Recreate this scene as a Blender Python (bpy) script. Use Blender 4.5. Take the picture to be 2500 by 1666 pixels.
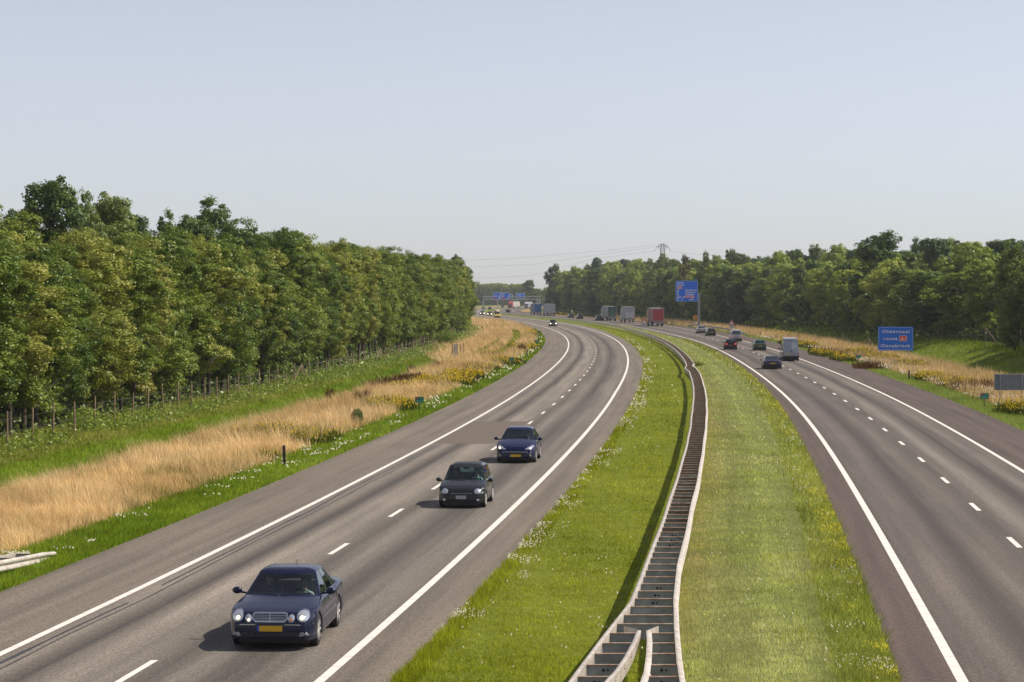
import bpy, bmesh, math, random
import numpy as np
from mathutils import Vector, Matrix, noise
from mathutils.bvhtree import BVHTree
R = math.radians
random.seed(5); rng = np.random.default_rng(7)
scene = bpy.context.scene
for o in list(bpy.data.objects): bpy.data.objects.remove(o)

# ------------------------------------------------------------------ camera
CAM_H = 7.3; KF = 42400.0; HOR = 724.0; FPX = KF / CAM_H
cam = bpy.data.cameras.new("camera"); camo = bpy.data.objects.new("camera", cam)
scene.collection.objects.link(camo); scene.camera = camo
cam.sensor_width = 36; cam.lens = 36 * FPX / 2500; cam.clip_start = 0.5; cam.clip_end = 12000
camo.location = (0, 0, CAM_H)
camo.rotation_euler = (R(90) - math.atan((833 - HOR) / FPX), 0, 0)
# ------------------------------------------------------------------ sky and sun
SUN_EL, SUN_AZ = R(48), R(9)          # azimuth measured from +X towards +Y
w = bpy.data.worlds.new("World"); scene.world = w; w.use_nodes = True
nt = w.node_tree; bg = nt.nodes["Background"]
sky = nt.nodes.new("ShaderNodeTexSky"); sky.sky_type = 'NISHITA'; sky.sun_disc = False
sky.sun_elevation = SUN_EL; sky.sun_rotation = R(90) - SUN_AZ
sky.altitude = 0; sky.air_density = .9; sky.dust_density = .2; sky.ozone_density = 10
hs = nt.nodes.new("ShaderNodeHueSaturation"); hs.inputs["Saturation"].default_value = 0.42
mx = nt.nodes.new("ShaderNodeMixRGB"); mx.blend_type = 'MULTIPLY'; mx.inputs[0].default_value = 1; mx.inputs[2].default_value = (1.03, .975, .95, 1)   # summer air slightly warmer than the model
nt.links.new(sky.outputs[0], hs.inputs["Color"]); nt.links.new(hs.outputs[0], mx.inputs[1]); nt.links.new(mx.outputs[0], bg.inputs[0])
bg.inputs[1].default_value = 0.115
sun = bpy.data.lights.new("sun", 'SUN'); suno = bpy.data.objects.new("sun", sun)
scene.collection.objects.link(suno); sun.energy = 5.0; sun.angle = R(0.5); sun.color = (1.0, 0.92, 0.79)
sd = Vector((math.cos(SUN_EL) * math.cos(SUN_AZ), math.cos(SUN_EL) * math.sin(SUN_AZ), math.sin(SUN_EL)))
suno.rotation_euler = sd.to_track_quat('Z', 'Y').to_euler(); suno.location = (60, -20, 80)
scene.view_settings.view_transform = 'Standard'; scene.view_settings.look = 'None'
scene.view_settings.exposure = 0.18; scene.view_settings.gamma = 1
scene.render.engine = 'CYCLES'
scene.cycles.max_bounces = 6; scene.cycles.transparent_max_bounces = 12; scene.cycles.volume_bounces = 0
COL = scene.collection

# ------------------------------------------------------------------ helpers
def tag(o, label=None, cat=None, group=None, kind=None):
    if label: o["label"] = label
    if cat: o["category"] = cat
    if group: o["group"] = group
    if kind: o["kind"] = kind
    return o
def empty(name, loc=(0, 0, 0), rz=0, sc=1):
    o = bpy.data.objects.new(name, None); COL.objects.link(o)
    o.location = loc; o.rotation_euler = (0, 0, rz); o.scale = (sc, sc, sc); o.empty_display_size = .2
    return o
def mk(name, V, F, mats, parent=None, smooth=False, mi=None):
    me = bpy.data.meshes.new(name); me.from_pydata([tuple(v) for v in V], [], F)
    for m in (mats if isinstance(mats, (list, tuple)) else [mats]): me.materials.append(m)
    if mi is not None: me.polygons.foreach_set("material_index", mi)
    if smooth: me.polygons.foreach_set("use_smooth", [True] * len(me.polygons))
    me.update(); o = bpy.data.objects.new(name, me); COL.objects.link(o)
    if parent: o.parent = parent
    return o
def mknp(name, V, F, mat, cols=None, attrs=None, parent=None, smooth=False):
    """V (n,3), F (m,k) numpy; cols (n,3) vertex albedo; attrs dict of float vertex attributes"""
    me = bpy.data.meshes.new(name); n = len(V); m, k = F.shape
    me.vertices.add(n); me.vertices.foreach_set("co", np.asarray(V, np.float32).ravel())
    me.loops.add(m * k); me.loops.foreach_set("vertex_index", np.asarray(F, np.int32).ravel())
    me.polygons.add(m); me.polygons.foreach_set("loop_start", np.arange(0, m * k, k, dtype=np.int32))
    me.polygons.foreach_set("loop_total", np.full(m, k, np.int32))
    if smooth: me.polygons.foreach_set("use_smooth", np.ones(m, bool))
    me.update(calc_edges=True)
    if cols is not None:
        a = me.attributes.new("alb", 'FLOAT_COLOR', 'POINT')
        a.data.foreach_set("color", np.c_[cols, np.ones(n)].astype(np.float32).ravel())
    for kk, vv in (attrs or {}).items():
        a = me.attributes.new(kk, 'FLOAT', 'POINT'); a.data.foreach_set("value", np.asarray(vv, np.float32))
    me.materials.append(mat); o = bpy.data.objects.new(name, me); COL.objects.link(o)
    if parent: o.parent = parent
    return o
class MB:
    def __init__(s): s.V = []; s.F = []; s.I = []
    def add(s, V, F, i=0):
        b = len(s.V); s.V += [tuple(v) for v in V]; s.F += [tuple(b + q for q in f) for f in F]; s.I += [i] * len(F); return s
    def box(s, c, d, i=0, rz=0, M=None):
        x, y, z = d[0] / 2, d[1] / 2, d[2] / 2
        V = [Vector(p) for p in ((-x,-y,-z),(x,-y,-z),(x,y,-z),(-x,y,-z),(-x,-y,z),(x,-y,z),(x,y,z),(-x,y,z))]
        Q = M if M is not None else Matrix.Rotation(rz, 3, 'Z')
        return s.add([Q @ v + Vector(c) for v in V], [(0,3,2,1),(4,5,6,7),(0,1,5,4),(1,2,6,5),(2,3,7,6),(3,0,4,7)], i)
    def bar(s, a, b, wd, hd=None, i=0):
        a = Vector(a); b = Vector(b); d = b - a; hd = hd or wd
        q = d.to_track_quat('Y', 'Z').to_matrix()
        return s.box((a + b) / 2, (wd, d.length, hd), i, M=q)
    def tube(s, a, b, r0, r1=None, n=8, i=0, cap=True):
        a = Vector(a); b = Vector(b); r1 = r0 if r1 is None else r1
        q = (b - a).to_track_quat('Z', 'Y').to_matrix(); V = []
        for p, r in ((a, r0), (b, r1)):
            for k in range(n):
                t = 2 * math.pi * k / n; V.append(p + q @ Vector((r * math.cos(t), r * math.sin(t), 0)))
        F = [(k, (k + 1) % n, n + (k + 1) % n, n + k) for k in range(n)]
        if cap: F += [tuple(range(n - 1, -1, -1)), tuple(range(n, 2 * n))]
        return s.add(V, F, i)
    def lathe(s, prof, n=20, i=0, axis='X', c=(0, 0, 0)):
        V = []; m = len(prof)
        for k in range(n):
            t = 2 * math.pi * k / n
            for a, r in prof:
                p = (a, r * math.cos(t), r * math.sin(t)) if axis == 'X' else (r * math.cos(t), r * math.sin(t), a)
                V.append((p[0] + c[0], p[1] + c[1], p[2] + c[2]))
        F = [(k * m + j, k * m + j + 1, ((k + 1) % n) * m + j + 1, ((k + 1) % n) * m + j) for k in range(n) for j in range(m - 1)]
        return s.add(V, F, i)
    def ell(s, c, r, n=10, m=6, i=0):
        V = []; F = []
        for a in range(m + 1):
            ph = math.pi * a / m
            for b in range(n):
                t = 2 * math.pi * b / n
                V.append((c[0] + r[0] * math.sin(ph) * math.cos(t), c[1] + r[1] * math.sin(ph) * math.sin(t), c[2] + r[2] * math.cos(ph)))
        for a in range(m):
            for b in range(n): F.append((a * n + b, a * n + (b + 1) % n, (a + 1) * n + (b + 1) % n, (a + 1) * n + b))
        return s.add(V, F, i)
    def build(s, name, mats, parent=None, smooth=False):
        return mk(name, s.V, s.F, mats, parent, smooth, s.I)
class NB:
    def __init__(s, name):
        s.m = bpy.data.materials.new(name); s.m.use_nodes = True; s.t = s.m.node_tree; s.t.nodes.clear()
        s.out = s.t.nodes.new("ShaderNodeOutputMaterial")
    def n(s, ty, **kw):
        nd = s.t.nodes.new("ShaderNode" + ty)
        for k, v in kw.items():
            if k.startswith("i_"):
                key = k[2:]; key = int(key) if key.isdigit() else key.replace("_", " ")
                if isinstance(v, bpy.types.NodeSocket): s.t.links.new(v, nd.inputs[key])
                else: nd.inputs[key].default_value = v
            else: setattr(nd, k, v)
        return nd
    def ramp(s, fac, stops, interp='LINEAR'):
        r = s.n("ValToRGB"); r.color_ramp.interpolation = interp; e = r.color_ramp.elements
        while len(e) < len(stops): e.new(0.5)
        for k, (p, c) in enumerate(stops):
            e[k].position = p; e[k].color = c if len(c) == 4 else (*c, 1)
        s.t.links.new(fac, r.inputs[0]); return r.outputs[0]
    def mix(s, fac, a, b, mode='MIX'):
        m = s.n("MixRGB", blend_type=mode)
        for k, v in ((0, fac), (1, a), (2, b)):
            if isinstance(v, bpy.types.NodeSocket): s.t.links.new(v, m.inputs[k])
            else: m.inputs[k].default_value = v if k == 0 else (*v, 1)
        return m.outputs[0]
    def noise(s, scale, detail=4, vec=None, rough=.6):
        k = s.n("TexNoise"); k.inputs["Scale"].default_value = scale; k.inputs["Detail"].default_value = detail; k.inputs["Roughness"].default_value = rough
        if vec is not None: s.t.links.new(vec, k.inputs["Vector"])
        return k.outputs["Fac"]
    def math(s, op, a, b=0.0):
        m = s.n("Math", operation=op)
        for k, v in ((0, a), (1, b)):
            if isinstance(v, bpy.types.NodeSocket): s.t.links.new(v, m.inputs[k])
            else: m.inputs[k].default_value = v
        return m.outputs[0]
    def done(s, sock): s.t.links.new(sock, s.out.inputs[0]); return s.m
def pm(name, c, rough=.6, metal=0, spec=.5, var=0, vs=3.0, coat=0, emit=None, es=1.0, c2=None):
    b = NB(name); p = b.n("BsdfPrincipled")
    p.inputs["Base Color"].default_value = (*c, 1); p.inputs["Roughness"].default_value = rough
    p.inputs["Metallic"].default_value = metal; p.inputs["Specular IOR Level"].default_value = spec
    p.inputs["Coat Weight"].default_value = coat; p.inputs["Coat Roughness"].default_value = .03
    if var or c2:
        tc = b.n("TexCoord").outputs["Object"]; f = b.noise(vs, 5, tc)
        c2 = c2 or tuple(max(0, q * (1 - var)) for q in c)
        col = b.ramp(f, [(.35, c2), (.65, c)]); b.t.links.new(col, p.inputs["Base Color"])
        rr = b.n("MapRange", i_0=f, i_3=rough * .85, i_4=min(1, rough * 1.15)); b.t.links.new(rr.outputs[0], p.inputs["Roughness"])
    if emit: p.inputs["Emission Color"].default_value = (*emit, 1); p.inputs["Emission Strength"].default_value = es
    return b.done(p.outputs[0])
def leafmat(name, stops, trans=.35, hue=.0):
    """foliage / grass: albedo from per-leaf attribute 'v', per-object random and the ramp"""
    b = NB(name); at = b.n("Attribute", attribute_name="v").outputs["Fac"]; oi = b.n("ObjectInfo").outputs["Random"]
    f = b.math('ADD', b.math('MULTIPLY', at, .26), b.math('MULTIPLY', oi, .74))
    col = b.mix(1.0, b.ramp(f, stops), b.ramp(at, [(0, (.62,.64,.66)), (.5, (1,1,1)), (1, (1.45,1.4,1.3))]), 'MULTIPLY')
    d = b.n("BsdfDiffuse", i_Color=col); t = b.n("BsdfTranslucent", i_Color=b.mix(.5, col, (.16, .20, .02)))
    g = b.n("BsdfGlossy", i_Roughness=.45); g.inputs["Color"].default_value = (.5, .5, .45, 1)
    m = b.n("MixShader", i_0=trans); b.t.links.new(d.outputs[0], m.inputs[1]); b.t.links.new(t.outputs[0], m.inputs[2])
    m2 = b.n("MixShader", i_0=.05); b.t.links.new(m.outputs[0], m2.inputs[1]); b.t.links.new(g.outputs[0], m2.inputs[2])
    return b.done(m2.outputs[0])
def grassmat(name, trans=.3):
    b = NB(name); col = b.n("Attribute", attribute_name="alb").outputs["Color"]
    d = b.n("BsdfDiffuse", i_Color=col); t = b.n("BsdfTranslucent", i_Color=col)
    m = b.n("MixShader", i_0=trans); b.t.links.new(d.outputs[0], m.inputs[1]); b.t.links.new(t.outputs[0], m.inputs[2])
    return b.done(m.outputs[0])
def glassmat(name, tint, tr=.75):
    b = NB(name); t = b.n("BsdfTransparent"); t.inputs[0].default_value = (*tint, 1)
    g = b.n("BsdfGlossy", i_Roughness=.02); g.inputs["Color"].default_value = (.9, .95, 1, 1)
    fr = b.n("Fresnel", i_IOR=1.5); f = b.math('ADD', b.math('MULTIPLY', fr.outputs[0], 1.2), 1 - tr - .2)
    m = b.n("MixShader", i_0=f); b.t.links.new(t.outputs[0], m.inputs[1]); b.t.links.new(g.outputs[0], m.inputs[2])
    return b.done(m.outputs[0])

# ------------------------------------------------------------------ the motorway's two centre lines (x as a function of y)
_g = np.arange(0, 2100, 20.)
CLX = np.array([-12.58,-10.2,-7.96,-5.86,-3.9,-2.07,-0.34,1.27,2.78,4.17,5.47,6.68,7.8,8.82,9.74,10.58,11.32,11.96,12.5,12.94,13.28,13.52,13.67,13.72,13.7,13.58,13.36,13.02,12.56,11.98,11.28,10.46,9.54,8.52,7.4,6.18,4.88,3.5,2.1,.7,-.7,-2.0,-3.3,-4.6,-5.9,-7.3,-8.7,-10.15,-11.6,-13.0,-14.35,-15.63,-16.8,-17.85,-18.75,-19.51,-20.12,-20.58,-20.89,-21.06,-21.1,-21.02,-20.82,-20.51,-20.1,-19.6,-19.01,-18.34,-17.6,-16.79,-15.92,-14.98,-14.0,-12.96,-11.89,-10.77,-9.62,-8.44,-7.23,-6.0,-4.75,-3.48,-2.2,-0.9,0.4,1.71,3.03,4.35,5.67,7.0,8.33,9.66,10.99,12.33,13.66,15.0,16.34,17.68,19.02,20.37,21.71,23.06,24.4,25.75,27.1])
CRX = np.array([7.76,9.85,11.89,13.88,15.83,17.73,19.55,21.26,22.84,24.28,25.59,26.81,27.95,29.03,30.05,31.0,31.87,32.63,33.27,33.76,34.09,34.27,34.35,34.35,34.28,34.15,33.96,33.7,33.35,32.95,32.45,31.8,30.95,29.95,28.75,27.4,25.85,24.1,22.3,20.4,18.38,16.44,14.5,12.57,10.7,8.89,7.18,5.56,4.06,2.67,1.38,0.21,-0.85,-1.81,-2.65,-3.38,-3.99,-4.45,-4.78,-4.96,-5.0,-4.88,-4.63,-4.24,-3.73,-3.11,-2.4,-1.61,-0.76,0.14,1.07,2.02,2.97,3.93,4.87,5.81,6.73,7.63,8.53,9.42,10.32,11.22,12.13,13.06,14.02,15.02,16.05,17.13,18.26,19.45,20.69,21.99,23.36,24.78,26.27,27.82,29.44,31.12,32.87,34.68,36.55,38.49,40.5,42.57,44.7])
_ge = np.concatenate([[-100], _g, [2600, 7000]])
def _ext(a): return np.concatenate([[a[0] + (a[0] - a[1]) * 5], a, [a[-1] + 35, a[-1] + 300]])
_fine = np.arange(-100, 7001, 4.)
def _smooth(a):
    v = np.interp(_fine, _ge, _ext(a)); k = np.hanning(9); k /= k.sum()
    return np.convolve(np.pad(v, 4, 'edge'), k, 'valid')
CLF, CRF = _smooth(CLX), _smooth(CRX)
def cl(y): return np.interp(y, _fine, CLF)
def cr(y): return np.interp(y, _fine, CRF)
def off(tab): return lambda y: np.interp(y, [t[0] for t in tab], [t[1] for t in tab])
L_PAV = off([(0,-6.6),(90,-6.65),(180,-7.0),(300,-7.55),(450,-7.8),(600,-8.2)])
L_LL = off([(0,-3.3),(60,-3.38),(100,-3.5),(170,-3.62),(250,-3.82),(450,-4.0),(600,-4.9),(720,-4.7)])
L_RL = off([(0,3.84),(180,3.66),(280,3.92),(400,4.15)])
L_MED = off([(0,5.3),(160,5.3),(300,5.7),(450,5.9),(600,6.2)])
R_MED = off([(0,-5.25),(150,-5.1),(240,-4.85),(340,-5.1)])
R_LL = off([(0,-3.85),(220,-3.8),(500,-3.75)])
R_RL = off([(0,3.66),(280,3.72),(420,4.0),(560,5.3),(700,5.3)])
R_PAV = off([(0,7.4),(300,7.55),(560,9.0),(700,9.0)])
def G(px, py, z=0.0):
    """ground point surveyed from the photograph's pixel grid (2500 wide)"""
    hh = CAM_H - z; return ((px - 1250) * hh / (py - HOR), FPX * hh / (py - HOR))
def gz(x, y):
    """terrain height: flat carriageways, shallow ditches and a bank along the woods"""
    a = x - cl(y); b = x - cr(y)
    fd = np.clip((np.asarray(y) - 255) / 50, 0, 1)
    z = -.03 - .3 * (1 - fd) * np.exp(-((a + 17.6) / 2.4) ** 2) + .12 * np.exp(-((a + 12) / 2.5) ** 2) + .25 / (1 + np.exp((a + 23) / .8))
    z = z - .6 * np.exp(-((b - 20) / 3.0) ** 2) + .15 * np.exp(-((b - 13) / 2.5) ** 2) + 1.5 / (1 + np.exp(-(b - 23.5) / 1.6))
    mid = (a > 5.2) & (b < -5.0)
    z = np.where(mid, .02 - .10 * np.exp(-((a - 9.8) / 1.5) ** 2), z)
    return z
# ------------------------------------------------------------------ ground sheet
def ground_mat():
    b = NB("ground_soil_and_turf"); la = b.n("Attribute", attribute_name="la").outputs["Fac"]; lb = b.n("Attribute", attribute_name="lb").outputs["Fac"]
    pos = b.n("NewGeometry").outputs["Position"]
    n1 = b.noise(.35, 5, pos); n2 = b.noise(4.0, 6, pos, .7); n3 = b.noise(.05, 3, pos)
    def sat(v, a, c): 
        return b.n("MapRange", i_0=v, i_1=a, i_2=c).outputs[0]
    wob = b.math('MULTIPLY', b.math('SUBTRACT', n1, .5), 3.0)
    lw = b.math('ADD', la, wob); rw = b.math('ADD', lb, wob)
    green = b.ramp(n2, [(.3, (.08, .10, .01)), (.7, (.20, .23, .03))])
    lush = b.ramp(n2, [(.3, (.05, .09, .006)), (.7, (.12, .20, .015))])
    pale = b.ramp(n2, [(.3, (.085, .10, .028)), (.7, (.17, .19, .06))])
    straw = b.ramp(n2, [(.3, (.22, .14, .055)), (.7, (.42, .28, .12))])
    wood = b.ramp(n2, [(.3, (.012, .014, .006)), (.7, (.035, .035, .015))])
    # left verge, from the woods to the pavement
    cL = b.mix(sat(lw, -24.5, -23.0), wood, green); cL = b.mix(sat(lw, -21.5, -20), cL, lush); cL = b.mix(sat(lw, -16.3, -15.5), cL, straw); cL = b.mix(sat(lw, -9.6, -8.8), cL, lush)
    # median
    cM = b.mix(sat(lw, 10.0, 10.8), green, pale)
    cL = b.mix(sat(la, -1, 0), cL, cM)
    # right verge
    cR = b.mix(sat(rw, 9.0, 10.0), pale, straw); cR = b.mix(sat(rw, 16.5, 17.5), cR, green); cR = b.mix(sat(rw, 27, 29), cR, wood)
    col = b.mix(sat(lb, -.5, .5), cL, cR)
    p = b.n("BsdfPrincipled"); b.t.links.new(col, p.inputs["Base Color"]); p.inputs["Roughness"].default_value = .95; p.inputs["Specular IOR Level"].default_value = .1
    bp = b.n("Bump", i_Height=n2); bp.inputs["Strength"].default_value = .6; bp.inputs["Distance"].default_value = .08
    b.t.links.new(bp.outputs[0], p.inputs["Normal"]); return b.done(p.outputs[0])
ys = np.concatenate([np.arange(-80, 320, 2.0), np.arange(320, 760, 5.), np.arange(760, 2400, 20.), [2600, 3000, 4000, 5500, 7000]])
uL = np.array([-4000, -1500, -500, -200, -120, -80, -60, -45, -36, -30, -27, -25, -24, -23, -22, -21, -20, -19, -18, -17, -16, -15, -14, -13, -12, -11, -10, -9, -8, -7.3, -5, -2, 0, 3.])
uR = -uL[::-1]; uM = np.linspace(0, 1, 15)
X = np.concatenate([cl(ys)[:, None] + uL, (cl(ys) + 4.9)[:, None] * (1 - uM) + (cr(ys) - 4.7)[:, None] * uM, cr(ys)[:, None] + uR], 1)
Y = np.repeat(ys[:, None], X.shape[1], 1); Z = gz(X, Y)
a_ = X - cl(Y); b_ = X - cr(Y)
Z = np.where(((a_ > L_PAV(Y) + .3) & (a_ < L_MED(Y) - .3)) | ((b_ > R_MED(Y) + .3) & (b_ < R_PAV(Y) - .3)), -.12, Z)
nr, nc = X.shape; idx = np.arange(nr * nc).reshape(nr, nc)
F = np.stack([idx[:-1, :-1], idx[:-1, 1:], idx[1:, 1:], idx[1:, :-1]], -1).reshape(-1, 4)
fd_ = np.clip((Y - 260) / 40, 0, 1); la_ = np.where(a_ < -9, -9 + (a_ + 9) * (1 - .48 * fd_), a_)
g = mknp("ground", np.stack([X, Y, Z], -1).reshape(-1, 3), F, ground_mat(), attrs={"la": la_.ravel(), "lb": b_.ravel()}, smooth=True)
tag(g, kind="structure")

# ------------------------------------------------------------------ roads
def asphalt(name, base, warm, edgeL, edgeR, tracks):
    """base lane colour, warm shoulder colour outside the edge lines; polished and stained bands by lateral position"""
    b = NB(name); u = b.n("Attribute", attribute_name="u").outputs["Fac"]; pos = b.n("NewGeometry").outputs["Position"]
    s = b.n("Attribute", attribute_name="s").outputs["Fac"]
    grain = b.noise(16, 4, pos, .9); fine = b.noise(5, 4, pos, .75)
    cv = b.n("CombineXYZ", i_X=b.math('MULTIPLY', u, 1.1), i_Y=b.math('MULTIPLY', s, .018)).outputs[0]
    streak = b.noise(1.6, 5, cv, .6)
    cv2 = b.n("CombineXYZ", i_X=b.math('MULTIPLY', u, .25), i_Y=b.math('MULTIPLY', s, .11)).outputs[0]
    patchy = b.noise(1.0, 5, cv2, .65)
    t = b.n("MapRange", i_0=b.math('ADD', u, b.math('MULTIPLY', b.math('SUBTRACT', streak, .5), .5)), i_1=-10.0, i_2=10.0).outputs[0]
    stops = sorted([((p + 10) / 20, c) for p, c in tracks])
    col = b.ramp(t, stops)
    inner = b.ramp(b.n("MapRange", i_0=u, i_1=-10, i_2=10).outputs[0], [(0, (0,0,0)), ((edgeL + 10) / 20, (0,0,0)), ((edgeL + 10.04) / 20, (1,1,1)), ((edgeR + 10) / 20, (1,1,1)), ((edgeR + 10.04) / 20, (0,0,0))])
    col = b.mix(inner, warm, col)
    col = b.mix(b.math('MULTIPLY', b.math('SUBTRACT', patchy, .3), 1.0), b.mix(.42, col, (.045, .043, .045)), col)
    col = b.mix(.55, col, b.ramp(streak, [(.32, (.45,.45,.46)), (.66, (1.2,1.18,1.15))]), 'MULTIPLY')
    col = b.mix(.8, col, b.ramp(grain, [(.36, (.25,.25,.25)), (.5, (1,1,1)), (.64, (2.0,1.96,1.9))]), 'MULTIPLY')
    col = b.mix(.9, col, b.ramp(fine, [(.35, (.75,.75,.75)), (.65, (1.15,1.14,1.13))]), 'MULTIPLY')
    p = b.n("BsdfPrincipled"); b.t.links.new(col, p.inputs["Base Color"]); p.inputs["Roughness"].default_value = .85; p.inputs["Specular IOR Level"].default_value = .25
    bp = b.n("Bump", i_Height=grain); bp.inputs["Strength"].default_value = .5; bp.inputs["Distance"].default_value = .01
    b.t.links.new(bp.outputs[0], p.inputs["Normal"]); return b.done(p.outputs[0])
RY = np.concatenate([np.arange(-60, 400, 2.0), np.arange(400, 2300, 6.)])
def strip(name, cfun, o0, o1, z, mat, ys=None, n=2, jag=0, parent=None):
    ys = RY if ys is None else ys; t = np.linspace(0, 1, n)
    A = o0(ys) if callable(o0) else np.full(len(ys), o0); B = o1(ys) if callable(o1) else np.full(len(ys), o1)
    if jag:
        A = A + rng.normal(0, jag, len(ys)); B = B + rng.normal(0, jag, len(ys))
    U = A[:, None] * (1 - t) + B[:, None] * t; Xs = cfun(ys)[:, None] + U
    V = np.stack([Xs, np.repeat(ys[:, None], n, 1), np.full_like(Xs, z)], -1).reshape(-1, 3)
    ix = np.arange(len(ys) * n).reshape(-1, n); F = np.stack([ix[:-1, :-1], ix[:-1, 1:], ix[1:, 1:], ix[1:, :-1]], -1).reshape(-1, 4)
    return mknp(name, V, F, mat, attrs={"u": U.ravel(), "s": np.repeat(ys, n)}, parent=parent)
jy = np.concatenate([np.arange(-60, 200, .5), np.arange(200, 400, 2.), np.arange(400, 2300, 6.)])
A_L = asphalt("asphalt_oncoming", (.16, .14, .13), (.235, .195, .155), -3.5, 3.9,
    [(-10,(.26,.215,.175)),(-3.3,(.25,.215,.18)),(-2.6,(.28,.24,.20)),(-1.95,(.08,.066,.057)),(-1.3,(.33,.285,.24)),(-.4,(.29,.25,.21)),(.35,(.14,.12,.102)),(1.0,(.26,.23,.195)),(1.9,(.095,.08,.07)),(2.8,(.24,.21,.18)),(3.9,(.23,.195,.16))])
A_R = asphalt("asphalt_outgoing", (.15, .13, .125), (.135, .096, .081), -3.85, 3.7,
    [(-10,(.15,.11,.09)),(-3.7,(.135,.11,.095)),(-2.8,(.195,.165,.142)),(-1.9,(.088,.069,.06)),(-1.1,(.18,.155,.132)),(0,(.13,.107,.092)),(1.0,(.275,.24,.205)),(1.9,(.075,.058,.05)),(2.8,(.225,.195,.168)),(3.9,(.14,.115,.1))])
tag(strip("road", cl, L_PAV, L_MED, .0, A_L, ys=jy, n=9), kind="structure")
# jagged pavement edges come from the turf that overhangs them
tag(strip("road", cr, R_MED, R_PAV, .0, A_R, ys=jy, n=9), kind="structure")
def paint_mat():
    b = NB("road_marking_paint"); pos = b.n("NewGeometry").outputs["Position"]
    f = b.noise(9, 5, pos, .75); g2 = b.noise(60, 2, pos)
    col = b.ramp(f, [(.25, (.55, .50, .45)), (.45, (.74, .69, .63)), (.7, (.80, .755, .70))])
    col = b.mix(.35, col, b.ramp(g2, [(.3, (.6,.6,.6)), (.55, (1,1,1))]), 'MULTIPLY')
    s = b.n("Attribute", attribute_name="s").outputs["Fac"]
    fr = b.math('FRACT', b.math('MULTIPLY', s, .77)); j = b.math('LESS_THAN', fr, .05)   # thin drainage gaps across the line
    col = b.mix(b.math('MULTIPLY', j, .55), col, (.45, .25, .2))
    p = b.n("BsdfPrincipled"); b.t.links.new(col, p.inputs["Base Color"]); p.inputs["Roughness"].default_value = .6
    return b.done(p.outputs[0])
PAINT = paint_mat()
def line(cfun, o, wd): 
    tag(strip("edge_line", cfun, lambda y: o(y) - wd / 2 * (1 + 0*y), lambda y: o(y) + wd / 2, .006, PAINT, ys=jy), kind="structure")
line(cl, L_LL, .19); line(cl, L_RL, .20); line(cr, R_LL, .22); line(cr, R_RL, .20)
def dashes(cfun, o, starts, ln, wd):
    V = []; F = []; S = []
    for y0 in starts:
        k = len(V)
        for y in (y0, y0 + ln / 2, y0 + ln):
            x = float(cfun(y)) + o; V += [(x - wd / 2, y, .006), (x + wd / 2, y, .006)]; S += [0.4, .4]
        F += [(k, k + 1, k + 3, k + 2), (k + 2, k + 3, k + 5, k + 4)]
    tag(mknp("lane_dashes", np.array(V), np.array(F), PAINT, attrs={"s": S, "u": np.zeros(len(V))}), kind="structure")
dashes(cl, 0, [33.2, 44.6, 55.9, 67.2, 78.6, 89.8, 101.2, 112.8, 124.2] + [135.9 + 11.77 * k for k in range(0, 32)], 3.0, .15)
dashes(cr, 0, [82.4 - 1.5 + 11.93 * k for k in range(-4, 50)], 3.0, .17)
PATCH = pm("repair_asphalt", (.155, .125, .105), .9, var=.3, vs=6, spec=.2)
tag(strip("repair_patch", cl, lambda y: L_LL(y) + .12, -.1, .003, PATCH, ys=np.arange(117.8, 139, 1.5)), kind="structure")
TAR = pm("joint_sealant", (.035, .034, .04), .6, var=.3)
def seal(o, y0, y1, wd, amp):
    yy = np.arange(y0, y1, .6); q = np.array([noise.noise(Vector((y * .12, o * 9, 0))) for y in yy]) * amp
    f = lambda y: L_LL(y) + o + np.interp(y, yy, q)
    wv = lambda y: wd * np.interp(y, yy, [.5 + .9 * abs(noise.noise(Vector((y * .3, o * 5, 3)))) for y in yy])
    tag(strip("joint_sealant", cl, lambda y: f(y) - wv(y) / 2, lambda y: f(y) + wv(y) / 2, .0045, TAR, ys=yy), kind="structure")
seal(.62, 38, 117, .085, .12); seal(.38, 38, 57, .11, .2); seal(.36, 60, 117, .10, .15); seal(.62, 139.5, 420, .08, .1); seal(.42, 139.5, 420, .07, .1)

# ------------------------------------------------------------------ grass and flowers (uncountable: stuff)
GRASS = grassmat("grass_blades")
def ysample(n, y0, y1, p=2.2):
    u = rng.random(n); a, b = y0 ** (1 - p), y1 ** (1 - p); return (a + u * (b - a)) ** (1 / (1 - p))
def cmix(pal, n, x=None, y=None, sc=.25):
    pal = np.array(pal); t = rng.random(n) * .6
    if x is not None: t = t + .4 * (.5 + .5 * np.sin(x * sc * 2.1 + 3 * np.sin(y * sc * .31)) * np.cos(y * sc * .63 + 2 * np.sin(x * sc * 1.3)))
    t = np.clip(t, 0, .9999) * (len(pal) - 1); i = t.astype(int); f = (t - i)[:, None]
    return pal[i] * (1 - f) + pal[i + 1] * f
def blades(x, y, z, h, wd, col, lean=.5, comb=0):
    n = len(x); th = rng.random(n) * 2 * math.pi; ln = rng.random(n) * lean * h; la = rng.random(n) * 2 * math.pi
    if comb: la = 3.0 + 2.6 * fbm(x, y, .45, 13) + rng.normal(0, comb, n)
    dx, dy = np.cos(th) * wd / 2, np.sin(th) * wd / 2
    V = np.empty((n, 3, 3)); V[:, 0] = np.stack([x - dx, y - dy, z], 1); V[:, 1] = np.stack([x + dx, y + dy, z], 1)
    V[:, 2] = np.stack([x + np.cos(la) * ln, y + np.sin(la) * ln, z + h], 1)
    return V.reshape(-1, 3), np.arange(3 * n).reshape(n, 3), np.repeat(col, 3, 0)
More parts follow.
